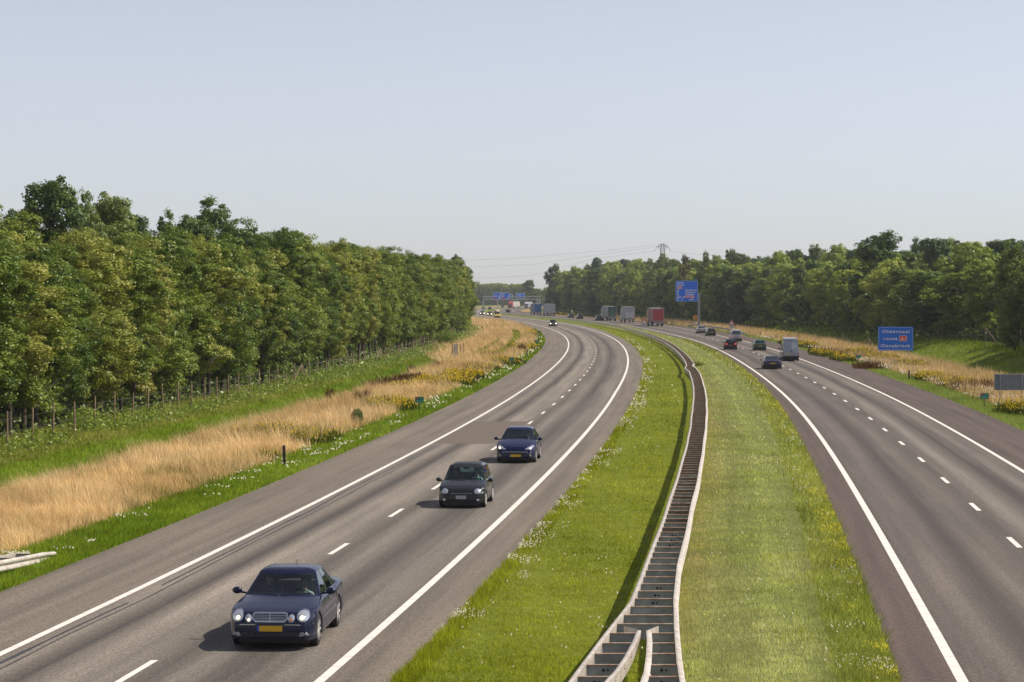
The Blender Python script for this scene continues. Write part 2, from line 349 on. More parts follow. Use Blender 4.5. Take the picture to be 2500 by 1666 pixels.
def turf(name, n, y0, y1, xf, h, wd, pal, lean=.6, ref=55., p=2.2, sc=.25, mask=None, hf=None, cf=None, comb=0):
    y = ysample(n, y0, y1, p); x = xf(y, rng.random(n))
    if mask is not None: k = mask(x, y); x, y = x[k], y[k]
    n = len(x); hh = h * (.5 + rng.random(n)) * np.maximum(1, (y / ref)) ** .25
    if hf is not None: hh = hh * hf(x, y)
    ww = wd * (.7 + .6 * rng.random(n)) * np.maximum(1, y / ref)
    hh = hh * np.clip(.95 + .55 * fbm(x, y, 1.7, 3) + .3 * fbm(x, y, 5.1, 8), .45, 1.9)
    cc = cmix(pal, n, x, y, sc) * (np.clip(1 + .28 * fbm(x, y, .9, 11) + .16 * fbm(x, y, 3.7, 4), .6, 1.45) * (.7 + .6 * rng.random(n)))[:, None]
    if cf is not None: cc = cc * cf(x, y)
    V, F, C = blades(x, y, gz(x, y) - .01, hh, ww, cc, lean, comb)
    return tag(mknp(name, V, F, GRASS, cols=C), kind="stuff")
def fbm(x, y, s, seed=0):
    r = np.zeros(len(x)); 
    for k, (a, f) in enumerate(((1, 1), (.5, 2.1), (.25, 4.3))):
        r += a * np.sin(x * s * f + seed + 2.3 * np.sin(y * s * f * .7 + k)) * np.cos(y * s * f * .8 + seed * 1.7 + 1.9 * np.sin(x * s * f * .9))
    return r / 1.75
GR = [(.14,.165,.008),(.27,.31,.014),(.40,.43,.03),(.50,.49,.09)]
GB = [(.09,.14,.006),(.17,.25,.012),(.27,.35,.025),(.37,.43,.07)]
GP = [(.28,.33,.06),(.47,.52,.12),(.61,.64,.19),(.72,.69,.32)]
ST = [(.34,.23,.09),(.59,.41,.19),(.72,.53,.27),(.80,.66,.40)]
medl = lambda y, u: cl(y) + L_MED(y) - .05 + u ** .9 * 4.7
medr = lambda y, u: cl(y) + 9.9 + u * (cr(y) + R_MED(y) + .12 - cl(y) - 9.9)
turf("median_grass", 170000, 38, 600, medl, .062, .013, GR, lean=1.1)
def mowcf(x, y):
    d = x - cl(y) - 10.1; s = 1 + .13 * np.sin(d * 3.3 + .3 * np.sin(y * .1)) + .05 * np.sin(d * 9.1); br = np.exp(-(d / (.8 + .5 * fbm(x * 0, y, .13, 3))) ** 2)[:, None]
    return s[:, None] * (1 - br * np.array([.08, .28, .15]))
turf("median_grass_dry", 150000, 38, 600, medr, .075, .013, GP + [(.30,.26,.10)], sc=.35, cf=mowcf)
turf("median_grass_fresh", 26000, 38, 300, medr, .14, .013, GR, mask=lambda x, y: (fbm(x, y, .55) > .42))
turf("median_grass_edge", 26000, 38, 400, lambda y, u: cr(y) + R_MED(y) + .16 - u ** 1.5 * 1.2, .22, .015, [(.15,.19,.02),(.28,.33,.045),(.42,.44,.09),(.52,.48,.12)], lean=1.1)
turf("median_grass_edge", 20000, 38, 400, lambda y, u: cl(y) + L_MED(y) - .1 + u ** 1.5 * .5, .13, .014, GR, lean=.9)
turf("verge_grass", 70000, 52, 650, lambda y, u: cl(y) + L_PAV(y) + .05 - u * 2.6, .13, .014, GB, lean=.8)
strawmask = lambda x, y: (fbm(x, y, .28, 2) + fbm(x, y, 1.1, 5) * .45 > -.55)
def track(x, y):
    a = x - cl(y); return (y > 300) & (y < 500) & ((np.abs(a + 12.4 + .004 * (y - 380)) < .8) | ((np.abs(a + 15.2) < .6) & (y < 400)))
turf("meadow_track_grass", 16000, 296, 505, lambda y, u: cl(y) - 11 - u * 6, .15, .02, GB, ref=80, p=1.6, mask=track)
turf("dry_meadow_grass", 210000, 60, 720, lambda y, u: cl(y) - 9.0 - u * (7.4 + 5.6 * np.clip((y - 260) / 40, 0, 1)), .50, .013, ST, lean=1.1, ref=70, mask=lambda x, y: strawmask(x, y) & ~track(x, y), p=2.0, comb=.7, hf=lambda x, y: np.clip(.85 + .6 * fbm(x, y, .6, 21), .35, 1.5), cf=lambda x, y: np.clip(1 + .22 * fbm(x, y, .5, 17), .7, 1.3)[:, None] * np.array([1, 1, 1.0]))
turf("dry_meadow_grass_green", 46000, 62, 600, lambda y, u: cl(y) - 8.8 - u * 7, .32, .014, [(.14,.19,.02),(.26,.28,.05),(.38,.33,.10)], ref=70, mask=lambda x, y: (fbm(x, y, .28, 2) < -.1) | (fbm(x, y, .9, 7) > .3))
turf("ditch_grass", 90000, 84, 290, lambda y, u: cl(y) - 15.4 - u * 6.0, .15, .018, GB, ref=80, lean=.8)
turf("bank_grass", 60000, 90, 560, lambda y, u: cl(y) - 20.3 - u * 4.5, .26, .02, [(.14,.18,.02),(.26,.30,.04),(.38,.36,.08),(.48,.40,.15)], ref=90, lean=.9)
turf("right_verge_grass", 60000, 95, 620, lambda y, u: cr(y) + R_PAV(y) - .05 + u * 2.4, .14, .014, [(.16,.23,.03),(.29,.37,.07),(.42,.48,.13)], lean=.8, ref=80, p=1.8)
turf("right_meadow_grass", 90000, 110, 800, lambda y, u: cr(y) + 9.6 + u * 8.5, .55, .016, ST, ref=90, p=1.7, mask=strawmask)
turf("right_meadow_green", 40000, 110, 800, lambda y, u: cr(y) + 9.4 + u * 9, .45, .017, [(.08,.11,.015),(.15,.18,.03),(.25,.23,.07)], ref=90, p=1.7, mask=lambda x, y: fbm(x, y, .28, 4) < .05)
turf("right_ditch_grass", 70000, 150, 700, lambda y, u: cr(y) + 16.8 + u * 12, .25, .02, GB, ref=110, p=1.6, lean=.8)
turf("right_bank_grass", 26000, 200, 620, lambda y, u: cr(y) + 24 + u * 26, .35, .03, [(.03,.06,.01),(.06,.11,.015),(.10,.15,.03)], ref=150, p=1.5)
# flower heads: little discs on stalks
def heads(name, x, y, z, r, pal, stalk=.0, label=None):
    n = len(x); k = 5; th = np.linspace(0, 2 * math.pi, k, endpoint=False)
    tilt = rng.normal(0, .5, (n, 2)); V = np.zeros((n, k, 3))
    for j in range(k):
        V[:, j, 0] = x + r * np.cos(th[j]); V[:, j, 1] = y + r * np.sin(th[j]) * .9; V[:, j, 2] = z + r * (tilt[:, 0] * np.cos(th[j]) + (tilt[:, 1] - .9) * np.sin(th[j]) * -1)
    c = np.repeat(cmix(pal, n), k, 0); F = np.arange(n * k).reshape(n, k)
    return tag(mknp(name, V.reshape(-1, 3), F, PETAL, cols=c), kind="stuff")
PETAL = grassmat("petals", .15)
WH = [(.58,.52,.36),(.74,.68,.52),(.82,.78,.66)]; YE = [(.42,.29,.012),(.62,.43,.015),(.72,.55,.04)]
def cloud(n, y0, y1, xf, thr, s, seed, p=2.2):
    y = ysample(n, y0, y1, p); x = xf(y, rng.random(n)); k = fbm(x, y, s, seed) > thr; return x[k], y[k]
x, y = cloud(13000, 40, 420, lambda y, u: cl(y) + L_MED(y) - .02 + u ** 1.8 * 1.0, .36, 1.1, 3)
heads("white_wildflowers", x, y, .12 + rng.random(len(x)) * .16, .012 * np.maximum(1, y / 60), WH)
x, y = cloud(650, 40, 400, medl, .3, .9, 1); heads("white_clover_heads", x, y, .1 + rng.random(len(x)) * .05, .018 * np.maximum(1, y / 60), WH)
x, y = cloud(250, 40, 300, medr, .2, .9, 1); heads("white_clover_heads", x, y, .1 + rng.random(len(x)) * .05, .018 * np.maximum(1, y / 60), WH)
x, y = cloud(7000, 55, 480, lambda y, u: cl(y) + L_PAV(y) - .3 - u * 2.0, .42, 1.1, 6, 2); heads("white_verge_flowers", x, y, .16 + rng.random(len(x)) * .08, .022 * np.maximum(1, y / 75), WH)
x, y = cloud(9000, 100, 420, lambda y, u: cr(y) + 8.7 + u * 3.6, .1, .5, 2, 1.7); heads("white_verge_flowers", x, y, .3 + rng.random(len(x)) * .25, .022 * np.maximum(1, y / 90), [(.5,.42,.3),(.68,.6,.46)])
x, y = cloud(7000, 40, 300, lambda y, u: cr(y) + R_MED(y) + .12 - u ** 1.5 * .7, .28, .9, 7); heads("yellow_edge_flowers", x, y, .14 + rng.random(len(x)) * .14, .013 * np.maximum(1, y / 60), [(.45,.42,.05),(.6,.5,.03)])
x, y = cloud(2400, 40, 300, lambda y, u: cr(y) + R_MED(y) + .1 - u ** 1.5 * 1.1, .25, .8, 4); heads("white_edge_flowers", x, y, .12 + rng.random(len(x)) * .1, .014 * np.maximum(1, y / 60), WH)
# ragwort thickets at the places where the photo has them: (px, py, half width m, half depth m, density, height)
rag = [(715,1075,2.2,2.6,1,.8),(760,1085,1.0,2.0,.7,.8),(620,1062,1.6,3,.6,.7),(955,1000,1.5,4.5,1.2,.8),(1080,940,2.6,4,1.2,.75),(1130,925,1.8,6,1.2,.75),(1010,945,2.0,6,.6,.6),(1160,905,2.2,8,.8,.7),(1225,888,2.2,10,1,.7),(1200,870,1.4,8,.4,.6),(650,1122,.6,1,.6,.6),(545,1065,2,3,.4,.6),(1280,850,2,14,.5,.6),(1300,815,1.6,25,.5,.6),
       (2010,868,1.0,10,.8,.8),(2060,880,1.0,8,.8,.8),(2100,870,1.6,8,1.1,.9),(2150,882,1.4,9,.9,.8),(1850,800,1.6,30,.8,.9),(1900,818,1.6,30,1.1,.9),(1950,845,1.4,22,1.1,.9),(2225,900,1.2,8,.9,.8),(2280,930,1.2,5,.8,.8),(2340,945,1.2,4,.7,.8),(2490,1010,1.3,3,1.3,.9),(2000,830,1.5,20,.7,.8),(1500,772,4,60,.8,1.0),(1420,768,4,60,.8,1.0),(1370,766,4,60,.6,.9),(1560,776,4,50,.7,1.0),(1660,783,3,40,.5,.9)]
sx, sy, sh = [], [], []
for px, py, a, d, den, h in rag:
    cx, cy = G(px, py); n = int(200 * den * min(3.2, a * d / 4)); t = rng.random(n) * 2 * math.pi; q = np.sqrt(rng.random(n))
    sx.append(cx + a * q * np.cos(t) + rng.normal(0, .15, n)); sy.append(cy + d * q * np.sin(t)); sh.append(np.full(n, h) * (.6 + .5 * rng.random(n)))
sx, sy, sh = map(np.concatenate, (sx, sy, sh)); sc_ = np.maximum(1, sy / 130)
bx = np.repeat(sx, 7) + rng.normal(0, .14, len(sx) * 7); by = np.repeat(sy, 7) + rng.normal(0, .14, len(sx) * 7); bh = np.repeat(sh, 7) * (.5 + .5 * rng.random(len(sx) * 7))
V, F, C = blades(bx, by, gz(bx, by) + bh * rng.random(len(bx)) * .4, bh * .75, .06 * np.repeat(sc_, 7), cmix([(.06,.08,.012),(.12,.14,.02),(.2,.17,.03)], len(bx)), .6)
tag(mknp("ragwort_stems", V, F, GRASS, cols=C), kind="stuff")
k = rng.random(len(bx)) < np.where(by > 220, .11, .30)
heads("ragwort_flowers", bx[k], by[k], gz(bx[k], by[k]) + bh[k] * (.85 + .25 * rng.random(k.sum())), .030 * np.repeat(sc_, 7)[k], YE)
# rust-brown dock stands
dx_, dy_ = [], []
for px, py, a, d, n in [(965,942,1.6,2.4,700),(1000,938,1.1,2.4,700),(920,945,1.2,2,250),(885,985,.5,1,120),(805,965,.3,.8,120),(1005,905,.4,1.2,150),(1063,900,.7,2,200),(2010,862,1.8,9,120),(2050,868,1.5,8,120),(2120,900,1.5,5,300),(1275,857,.5,3,120),(2390,955,2.0,4,500)]:
    cx, cy = G(px, py); q = np.sqrt(rng.random(n)); t = rng.random(n) * 6.283; dx_.append(cx + a * q * np.cos(t)); dy_.append(cy + d * q * np.sin(t))
dx_, dy_ = np.concatenate(dx_), np.concatenate(dy_); n = len(dx_)
V, F, C = blades(dx_, dy_, gz(dx_, dy_) + .2 * rng.random(n), .85 * (.5 + .6 * rng.random(n)), .07 * np.maximum(1, dy_ / 180), cmix([(.06,.025,.01),(.13,.055,.02),(.22,.11,.04)], n), .5)
tag(mknp("brown_dock_stalks", V, F, GRASS, cols=C), kind="stuff")
# ------------------------------------------------------------------ trees
BARK = pm("bark", (.085, .065, .045), .95, var=.5, vs=2)
BARK2 = pm("pale_bark", (.20, .17, .13), .95, var=.45, vs=2)
LEAF_A = leafmat("leaves_oak", [(0, (.045,.095,.016)), (.28, (.105,.175,.022)), (.55, (.185,.245,.032)), (.8, (.27,.295,.048)), (1, (.32,.295,.07))])
LEAF_B = leafmat("leaves_dark", [(0, (.04,.09,.025)), (.5, (.10,.165,.04)), (1, (.22,.28,.065))])
LEAF_C = leafmat("leaves_light", [(0, (.14,.22,.03)), (.5, (.29,.37,.055)), (1, (.44,.47,.10))])
LEAF_P = leafmat("needles_pine", [(0, (.03,.075,.03)), (.6, (.07,.13,.05)), (1, (.14,.17,.06))], trans=.1)
LEAF_R = leafmat("leaves_browning", [(0, (.08,.08,.03)), (.6, (.17,.125,.055)), (1, (.25,.18,.09))], trans=.2)
def crown_mesh(name, kind, H, r, base, nclump, nleaf, ls, mat, seed):
    """leaf-sized faces gathered in clumps spread through the crown's volume; uneven outline, gaps between clumps"""
    q = np.random.default_rng(seed); C = []
    ch = H - base
    lobes = []
    nl_ = 13 if kind != 'pine' else 7
    for k in range(nl_):
        t = .04 + .90 * k / (nl_ - 1) if kind != 'pine' else .5 + .45 * k / nl_
        wz = (math.sin(math.pi * (.12 + .76 * t ** 1.15)) ** .7) if kind != 'pine' else .8
        a = q.random() * 6.283; rr = r * wz * (.3 + .35 * q.random())
        lobes.append((math.cos(a) * rr, math.sin(a) * rr, base + ch * t, r * wz * (.42 + .3 * q.random()), max(ch * (.09 + .05 * q.random()), r * wz * .42)))
    
    while len(C) < nclump:
        l = lobes[q.integers(len(lobes))]; v = q.normal(0, 1, 3); v /= np.linalg.norm(v)
        s = q.random() ** .33 * .95 + .1
        if s < .55: continue
        C.append((l[0] + v[0] * l[3] * s, l[1] + v[1] * l[3] * s, l[2] + v[2] * l[4] * s, v))
    n = nclump * nleaf; cs = np.array([c[:3] for c in C]); cv = np.array([c[3] for c in C])
    cr_ = r * (.155 if r < 3 else .135) * (.55 + .9 * q.random(nclump)); tone = q.random(nclump)
    d = q.normal(0, 1, (nclump, nleaf, 3)); d /= np.linalg.norm(d, axis=2, keepdims=True); d *= (q.random((nclump, nleaf, 1)) ** .4)
    P = cs[:, None] + d * cr_[:, None, None] * np.array([1.15, 1.15, .85])
    N = d + cv[:, None] * .6 + q.normal(0, .55, d.shape) + np.array([0, 0, .35]); N /= np.linalg.norm(N, axis=2, keepdims=True)
    T = np.cross(N, q.normal(0, 1, N.shape)); T /= np.linalg.norm(T, axis=2, keepdims=True); B = np.cross(N, T)
    sz = ls * (.6 + .8 * q.random((nclump, nleaf, 1)))
    Q = np.stack([P - T * sz, P - B * sz * .55, P + T * sz, P + B * sz * .55], 2).reshape(-1, 3)
    v = np.clip(.15 + .55 * tone[:, None] + .3 * q.random((nclump, nleaf)), 0, 1); v = np.repeat(v.reshape(-1), 4)
    me_o = mknp(name, Q, np.arange(len(Q)).reshape(-1, 4), mat, attrs={"v": v}); me = me_o.data
    bpy.data.objects.remove(me_o); return me
def trunk_mesh(name, H, r, base, mat, seed, tr=.14):
    q = random.Random(seed); b = MB(); top = H * .8; pts = [Vector((0, 0, -.3))]; 
    for k in range(1, 6): pts.append(Vector((q.gauss(0, .05) * k * r * .25, q.gauss(0, .05) * k * r * .25, top * k / 5)))
    for k in range(5): b.tube(pts[k], pts[k + 1], tr * (1 - k * .17), tr * (1 - (k + 1) * .17), 7, cap=False)
    for k in range(9):
        t = q.uniform(max(.15, base / H * .8), .9); p = pts[0].lerp(pts[-1], t); a = q.random() * 6.283; ln = r * q.uniform(.5, .85)
        e = p + Vector((math.cos(a) * ln, math.sin(a) * ln, ln * q.uniform(.5, 1.0))); m = (p + e) / 2 + Vector((0, 0, -.1 * ln))
        b.tube(p, m, tr * .42, tr * .28, 5, cap=False); b.tube(m, e, tr * .28, tr * .1, 5, cap=False)
    o = b.build(name, mat, smooth=True); me = o.data; bpy.data.objects.remove(o); return me
def variant(kind, H, r, base, nc, nl, ls, lm, bm, seed, tr=.14):
    return (crown_mesh("crown", kind, H, r, base, nc, nl, ls, lm, seed), trunk_mesh("trunk", H, r, base, bm, seed, tr))
VA = [variant('oak', 12.5, 2.4, .5 + [1.2, 2.6, 1.9][k % 3], 235, 118, .078, LEAF_A, BARK, 10 + k) for k in range(6)]
VO = [variant('oak', 15.5, 3.4, 5, 460, 70, .125, LEAF_B, BARK, 40 + k, .22) for k in range(2)]
VD = [variant('oak', 15, 4.2, 1.6, 340, 64, .185, LEAF_B, BARK, 60 + k, .2) for k in range(4)]
VL = [variant('oak', 13, 4.0, 1.8, 340, 64, .18, LEAF_C, BARK2, 70 + k, .2) for k in range(3)]
VP = [variant('pine', 18, 4.0, 5, 260, 60, .20, LEAF_P, BARK, 80 + k, .24) for k in range(3)]
VR = [variant('oak', 17, 3.6, 12.5, 90, 30, .26, LEAF_R, BARK2, 90, .2)]
def tree(v, x, y, h, name, label, group, sx=None, base_h=None):
    h = h - max(0., float(gz(x, y))); cm, tm = v; H0 = max(c.co.z for c in tm.vertices) / .8
    s = h / H0; t = empty(name, (x, y, float(gz(x, y)) - .05), random.random() * 6.283); t.scale = ((sx or s) , (sx or s), s)
    tag(t, label, "tree", group)
    for nm, me in (("trunk", tm), ("crown", cm)):
        o = bpy.data.objects.new(nm, me); COL.objects.link(o); o.parent = t
    return t
ntree = 0
hleft = lambda y: float(np.interp(y, [100, 125, 150, 200, 300, 400, 600], [8.5, 9.4, 10.5, 11.5, 12.5, 12.8, 12.2]))
GLF = "broadleaf trees of the plantation behind the left fence"
# front row along the left fence
y = 100.0
while y < 830:
    x = float(cl(y)) - 25.2 + 1.2 * min(1, max(0, (y - 280) / 80)) + random.gauss(0, .35); h = hleft(y) + .5 * math.sin(y * .13) + random.gauss(0, .45)
    tree(random.choice(VA), x, y, h, "plantation_tree", "olive green young tree in the front row right behind the left wire fence", GLF, sx=random.uniform(.95, 1.2))
    y += 3.1 if y < 260 else 4.6 if y < 420 else 8.5; ntree += 1
y = 108.0
while y < 500:
    x = float(cl(y)) - 29.0 + random.gauss(0, .6); h = hleft(y) + .5 + random.gauss(0, .5)
    tree(random.choice(VA), x, y, h, "plantation_tree", "young tree in the second rank of the left plantation, only its upper crown showing", GLF, sx=random.uniform(.95, 1.25))
    y += 4.4 if y < 260 else 7.5; ntree += 1
y = 125.0
while y < 400:
    x = float(cl(y)) - 33.6 + random.gauss(0, .7); h = hleft(y) + .7 + random.gauss(0, .6)
    tree(random.choice(VA + VD[:1]), x, y, h, "plantation_tree", "tree deep inside the left plantation with just its top above the rank in front", GLF, sx=random.uniform(1.0, 1.35))
    y += 6.2; ntree += 1
# emergent oaks over the left plantation: (px, py top, distance, width px)
for px, pt, D, wpx, lab in [(132,450,175,165,"tallest dark round-topped oak rising over the left plantation"),(262,486,185,150,"broad dull green oak crown just right of the tallest oak"),(545,507,215,150,"domed dark oak crown rising mid-way along the left plantation"),(395,536,200,85,"thin sparse treetop in the dip of the left skyline"),(215,492,182,90,"dark oak crown filling the gap between the two highest left crowns"),(322,530,190,100,"low brownish oak crown sloping down right of the left skyline's high group"),(470,540,205,120,"dull olive crown left of the domed oak on the left skyline"),(20,528,165,130,"oak crown at the far left edge of the skyline"),(680,568,235,130,"rounded olive crown on the left skyline beyond the domed oak"),(1118,628,500,48,"slender dark poplar-like tree at the far end of the left wood")]:
    x = (px - 1250) / FPX * D; zt = CAM_H + (HOR - pt) / FPX * D
    tree(VO[px % 2], x, D, zt * 1.0, "oak_tree", lab, None, sx=wpx / FPX * D / 4.9); ntree += 1
# right wood: edge polyline
edge = [(86,262),(76,296),(62,322),(60,382),(63,470),(57,560),(52,633),(45,750),(34,880),(24,1000),(19,1120)]
def along(poly, step, jit):
    out = []; 
    for (x0, y0), (x1, y1) in zip(poly, poly[1:]):
        L = math.hypot(x1 - x0, y1 - y0); n = max(1, int(L / step))
        for k in range(n):
            t = (k + random.random() * .5) / n; out.append((x0 + (x1 - x0) * t + random.gauss(0, jit), y0 + (y1 - y0) * t + random.gauss(0, jit)))
    return out
GRW = "trees of the mixed wood on the right"
for dist, step, kinds, h0, lab in [(1.5, 7.0, VD + VL, 12.5, "leafy tree on the front edge of the right-hand wood, its foot in shade"),
                                   (8, 9.0, VL + VL + VD, 14.2, "paler green tree just inside the right-hand wood, rising over the front edge"),
                                   (16, 11.0, VD + VP + VL, 16.0, "tall dark tree on the skyline of the right-hand wood"),
                                   (26, 14.0, VD + VP, 16.4, "dark crown far back in the right-hand wood, barely above the others")]:
    for x, y in along([(a + dist, b + dist * .6) for a, b in edge], step, 1.2):
        if x / y > .33: continue
        f = (.925 if y < 400 else .96 if y < 500 else 1.0) + max(0, (y - 350)) / 650 * .28
        v = random.choice(kinds); nm = "pine_tree" if v in VP else "woodland_tree"
        tree(v, x, y, (h0 + random.gauss(0, .9)) * f, nm, lab.replace("tall dark tree", "tall dark pine") if v in VP else lab, GRW, sx=random.uniform(.95, 1.25)); ntree += 1
for px, pt, D, wpx, v, nm, lab in [(2170,575,400,190,VD[0],"oak_tree","broad domed oak standing highest on the right skyline"),(2285,577,380,120,VP[1],"woodland_tree","loose feathery treetop right of the domed oak on the skyline"),(2478,590,262,120,VD[2],"oak_tree","large dark tree at the right edge of the picture beside the wooden-post fence"),
    (1352,650,1080,60,VD[1],"linden_tree","round-headed tree standing free at the left end of the right-hand wood"),(1415,650,1060,58,VD[3],"linden_tree","second round-headed tree, between the first one and the wood"),
    (1672,624,650,40,VR[0],"browning_tree","tree with rusty brown dying foliage near the pylon"),(1720,610,640,40,VD[2],"woodland_tree","dark treetop right of the rusty brown tree"),
    (1298,686,1500,60,VD[0],"oak_tree","hazy blue-green tree behind the right legs of the sign gantry")]:
    x = (px - 1250) / FPX * D; zt = CAM_H + (HOR - pt) / FPX * D
    r0 = 4.6
    tree(v, x, D, zt, nm, lab, None, sx=wpx / FPX * D / (2 * r0)); ntree += 1
for x, y in ((57.5,234),(59,243),(61,252),(63,261),(65,271),(67,281),(68,246),(73,262),(66,236)):
    tree(random.choice(VD), x, y, 15.5 + random.gauss(0, .6), "woodland_tree", "leafy tree on the front edge of the right-hand wood, its foot in shade", GRW, sx=1.15); ntree += 1
print("trees", ntree)
# far wood that closes the view behind the gantry: reads as one mass
def mass(name, pts, hfun, n, ls, mat, depth, label=None):
    q = rng; P = np.array(pts, float); seg = q.integers(0, len(P) - 1, n); t = q.random(n)
    x = P[seg, 0] * (1 - t) + P[seg + 1, 0] * t; yb = P[seg, 1] * (1 - t) + P[seg + 1, 1] * t
    H = hfun(x); u = q.random(n) ** .7; bulge = np.sin(np.pi * np.clip(u, 0, 1) * .5 + .3)
    clump = fbm(x, u * 20, .35, 3) * 2.0
    yy = yb + depth * (u ** 2) * q.random(n) - 1.5 * bulge + clump; z = u * H * (1 + .05 * fbm(x, x, .9, 1))
    N = q.normal(0, 1, (n, 3)) + np.array([.3, -.8, .6]); N /= np.linalg.norm(N, axis=1, keepdims=True)
    T = np.cross(N, q.normal(0, 1, N.shape)); T /= np.linalg.norm(T, axis=1, keepdims=True); B = np.cross(N, T); C0 = np.stack([x, yy, z], 1)
    s = ls * (.6 + .8 * q.random((n, 1))); Q = np.stack([C0 - T * s, C0 - B * s * .6, C0 + T * s, C0 + B * s * .6], 1).reshape(-1, 3)
    v = np.clip(.5 + .35 * fbm(x, z, .25, 9) + .25 * (q.random(n) - .5), 0, 1)
    return tag(mknp(name, Q, np.arange(len(Q)).reshape(-1, 4), mat, attrs={"v": np.repeat(v, 4)}), kind="stuff")
mass("distant_wood", [(-190,1950),(-60,1900),(25,1850),(60,1820)], lambda x: 17 + 1.6 * fbm(x, x * .3, .11, 2) + 1.2 * fbm(x, x, .5, 1) - np.clip((x - 8) / 12, 0, 1) * 4, 42000, 1.0, LEAF_A, 30)
mass("distant_wood", [(25,1560),(60,1480),(120,1400)], lambda x: 15 + 2 * fbm(x, x * .3, .2, 2), 16000, .9, LEAF_B, 20)
mass("distant_wood", [(-75,1330),(-40,1420),(-30,1520)], lambda x: 9 + 2 * fbm(x, x * .3, .2, 2), 9000, .8, LEAF_A, 20)
# undergrowth along both woods, brambles along the left fence
def under(name, xy, h, ls, mat, n, spread=1.2):
    xy = np.array(xy); i = rng.integers(0, len(xy), n); x = xy[i, 0] + rng.normal(0, spread, n); y = xy[i, 1] + rng.normal(0, spread * 1.4, n)
    z = gz(x, y) + rng.random(n) ** 1.3 * h * (.7 + .5 * fbm(x, y, .7, 2)); N = rng.normal(0, 1, (n, 3)) + np.array([.2, -.3, .8]); N /= np.linalg.norm(N, axis=1, keepdims=True)
    T = np.cross(N, rng.normal(0, 1, N.shape)); T /= np.linalg.norm(T, axis=1, keepdims=True); B = np.cross(N, T); C0 = np.stack([x, y, z], 1)
    s = (ls * (.6 + .8 * rng.random(n)) * np.maximum(1, y / 200))[:, None]; Q = np.stack([C0 - T * s, C0 - B * s * .6, C0 + T * s, C0 + B * s * .6], 1).reshape(-1, 3)
    return tag(mknp(name, Q, np.arange(len(Q)).reshape(-1, 4), mat, attrs={"v": np.repeat(np.clip(rng.normal(.5, .25, n), 0, 1), 4)}), kind="stuff")
yy = np.concatenate([np.arange(100, 230, 1.1), np.arange(230, 560, 2.5)])
k = fbm(cl(yy), yy, .35, 4) > -.3
under("bramble_thicket", [(float(cl(b)) - 22.2, b) for b in yy[k]], .85, .085, LEAF_C, 26000, .8)
under("plantation_undergrowth", [(float(cl(b)) - 27, b) for b in yy], 1.4, .12, LEAF_B, 22000, 1.8)
under("wood_undergrowth", [(a + 1.5, b + 1) for a, b in along(edge, 2.5, .8)], 2.2, .2, LEAF_B, 26000, 1.6)
# single shrubs of the verge
def shrub(name, px, py, r, h, n, mat, label):
    x, y = G(px, py); q = rng.normal(0, 1, (n, 3)); q /= np.linalg.norm(q, axis=1, keepdims=True); q *= rng.random((n, 1)) ** .4
    C0 = q * np.array([r, r, h / 2]) + np.array([0, 0, h * .52]); N = q + rng.normal(0, .7, q.shape); N /= np.linalg.norm(N, axis=1, keepdims=True)
    T = np.cross(N, rng.normal(0, 1, N.shape)); T /= np.linalg.norm(T, axis=1, keepdims=True); B = np.cross(N, T); s = .05 * max(1, y / 150)
    Q = np.stack([C0 - T * s, C0 - B * s * .6, C0 + T * s, C0 + B * s * .6], 1).reshape(-1, 3)
    t = empty(name, (x, y, float(gz(x, y)))); tag(t, label, "shrub")
    mknp("foliage", Q, np.arange(len(Q)).reshape(-1, 4), mat, attrs={"v": np.repeat(rng.random(n), 4)}, parent=t)
    b = MB(); [b.tube((0, 0, -.1), (rr * math.cos(a) * r, rr * math.sin(a) * r, h * .7), .015, .006, 5) for a, rr in ((0, .3), (2, .5), (4, .4))]; b.build("stem", BARK, t)
shrub("seedling_bush", 872, 1040, .36, .95, 900, LEAF_B, "small dark green bush alone in the dry grass of the left verge")
shrub("seedling_bush", 805, 975, .3, .5, 400, LEAF_B, "tiny dark bush where the green ditch meets the dry grass on the left")
shrub("yellow_shrub", 205, 1058, 1.0, 1.3, 1300, LEAF_C, "yellowish shrub behind the wire fence at the left")
shrub("willow_shrub", 1090, 846, 1.7, 2.4, 1800, LEAF_C, "bright green shrub at the end of the left fence")
shrub("willow_shrub", 1127, 815, 2.2, 3.2, 1600, LEAF_C, "yellow-green shrub under the last trees of the left wood")
shrub("tuft_bush", 1700, 893, .9, .45, 700, LEAF_A, "low dark tuft in the median beside the kink of the crash barrier")

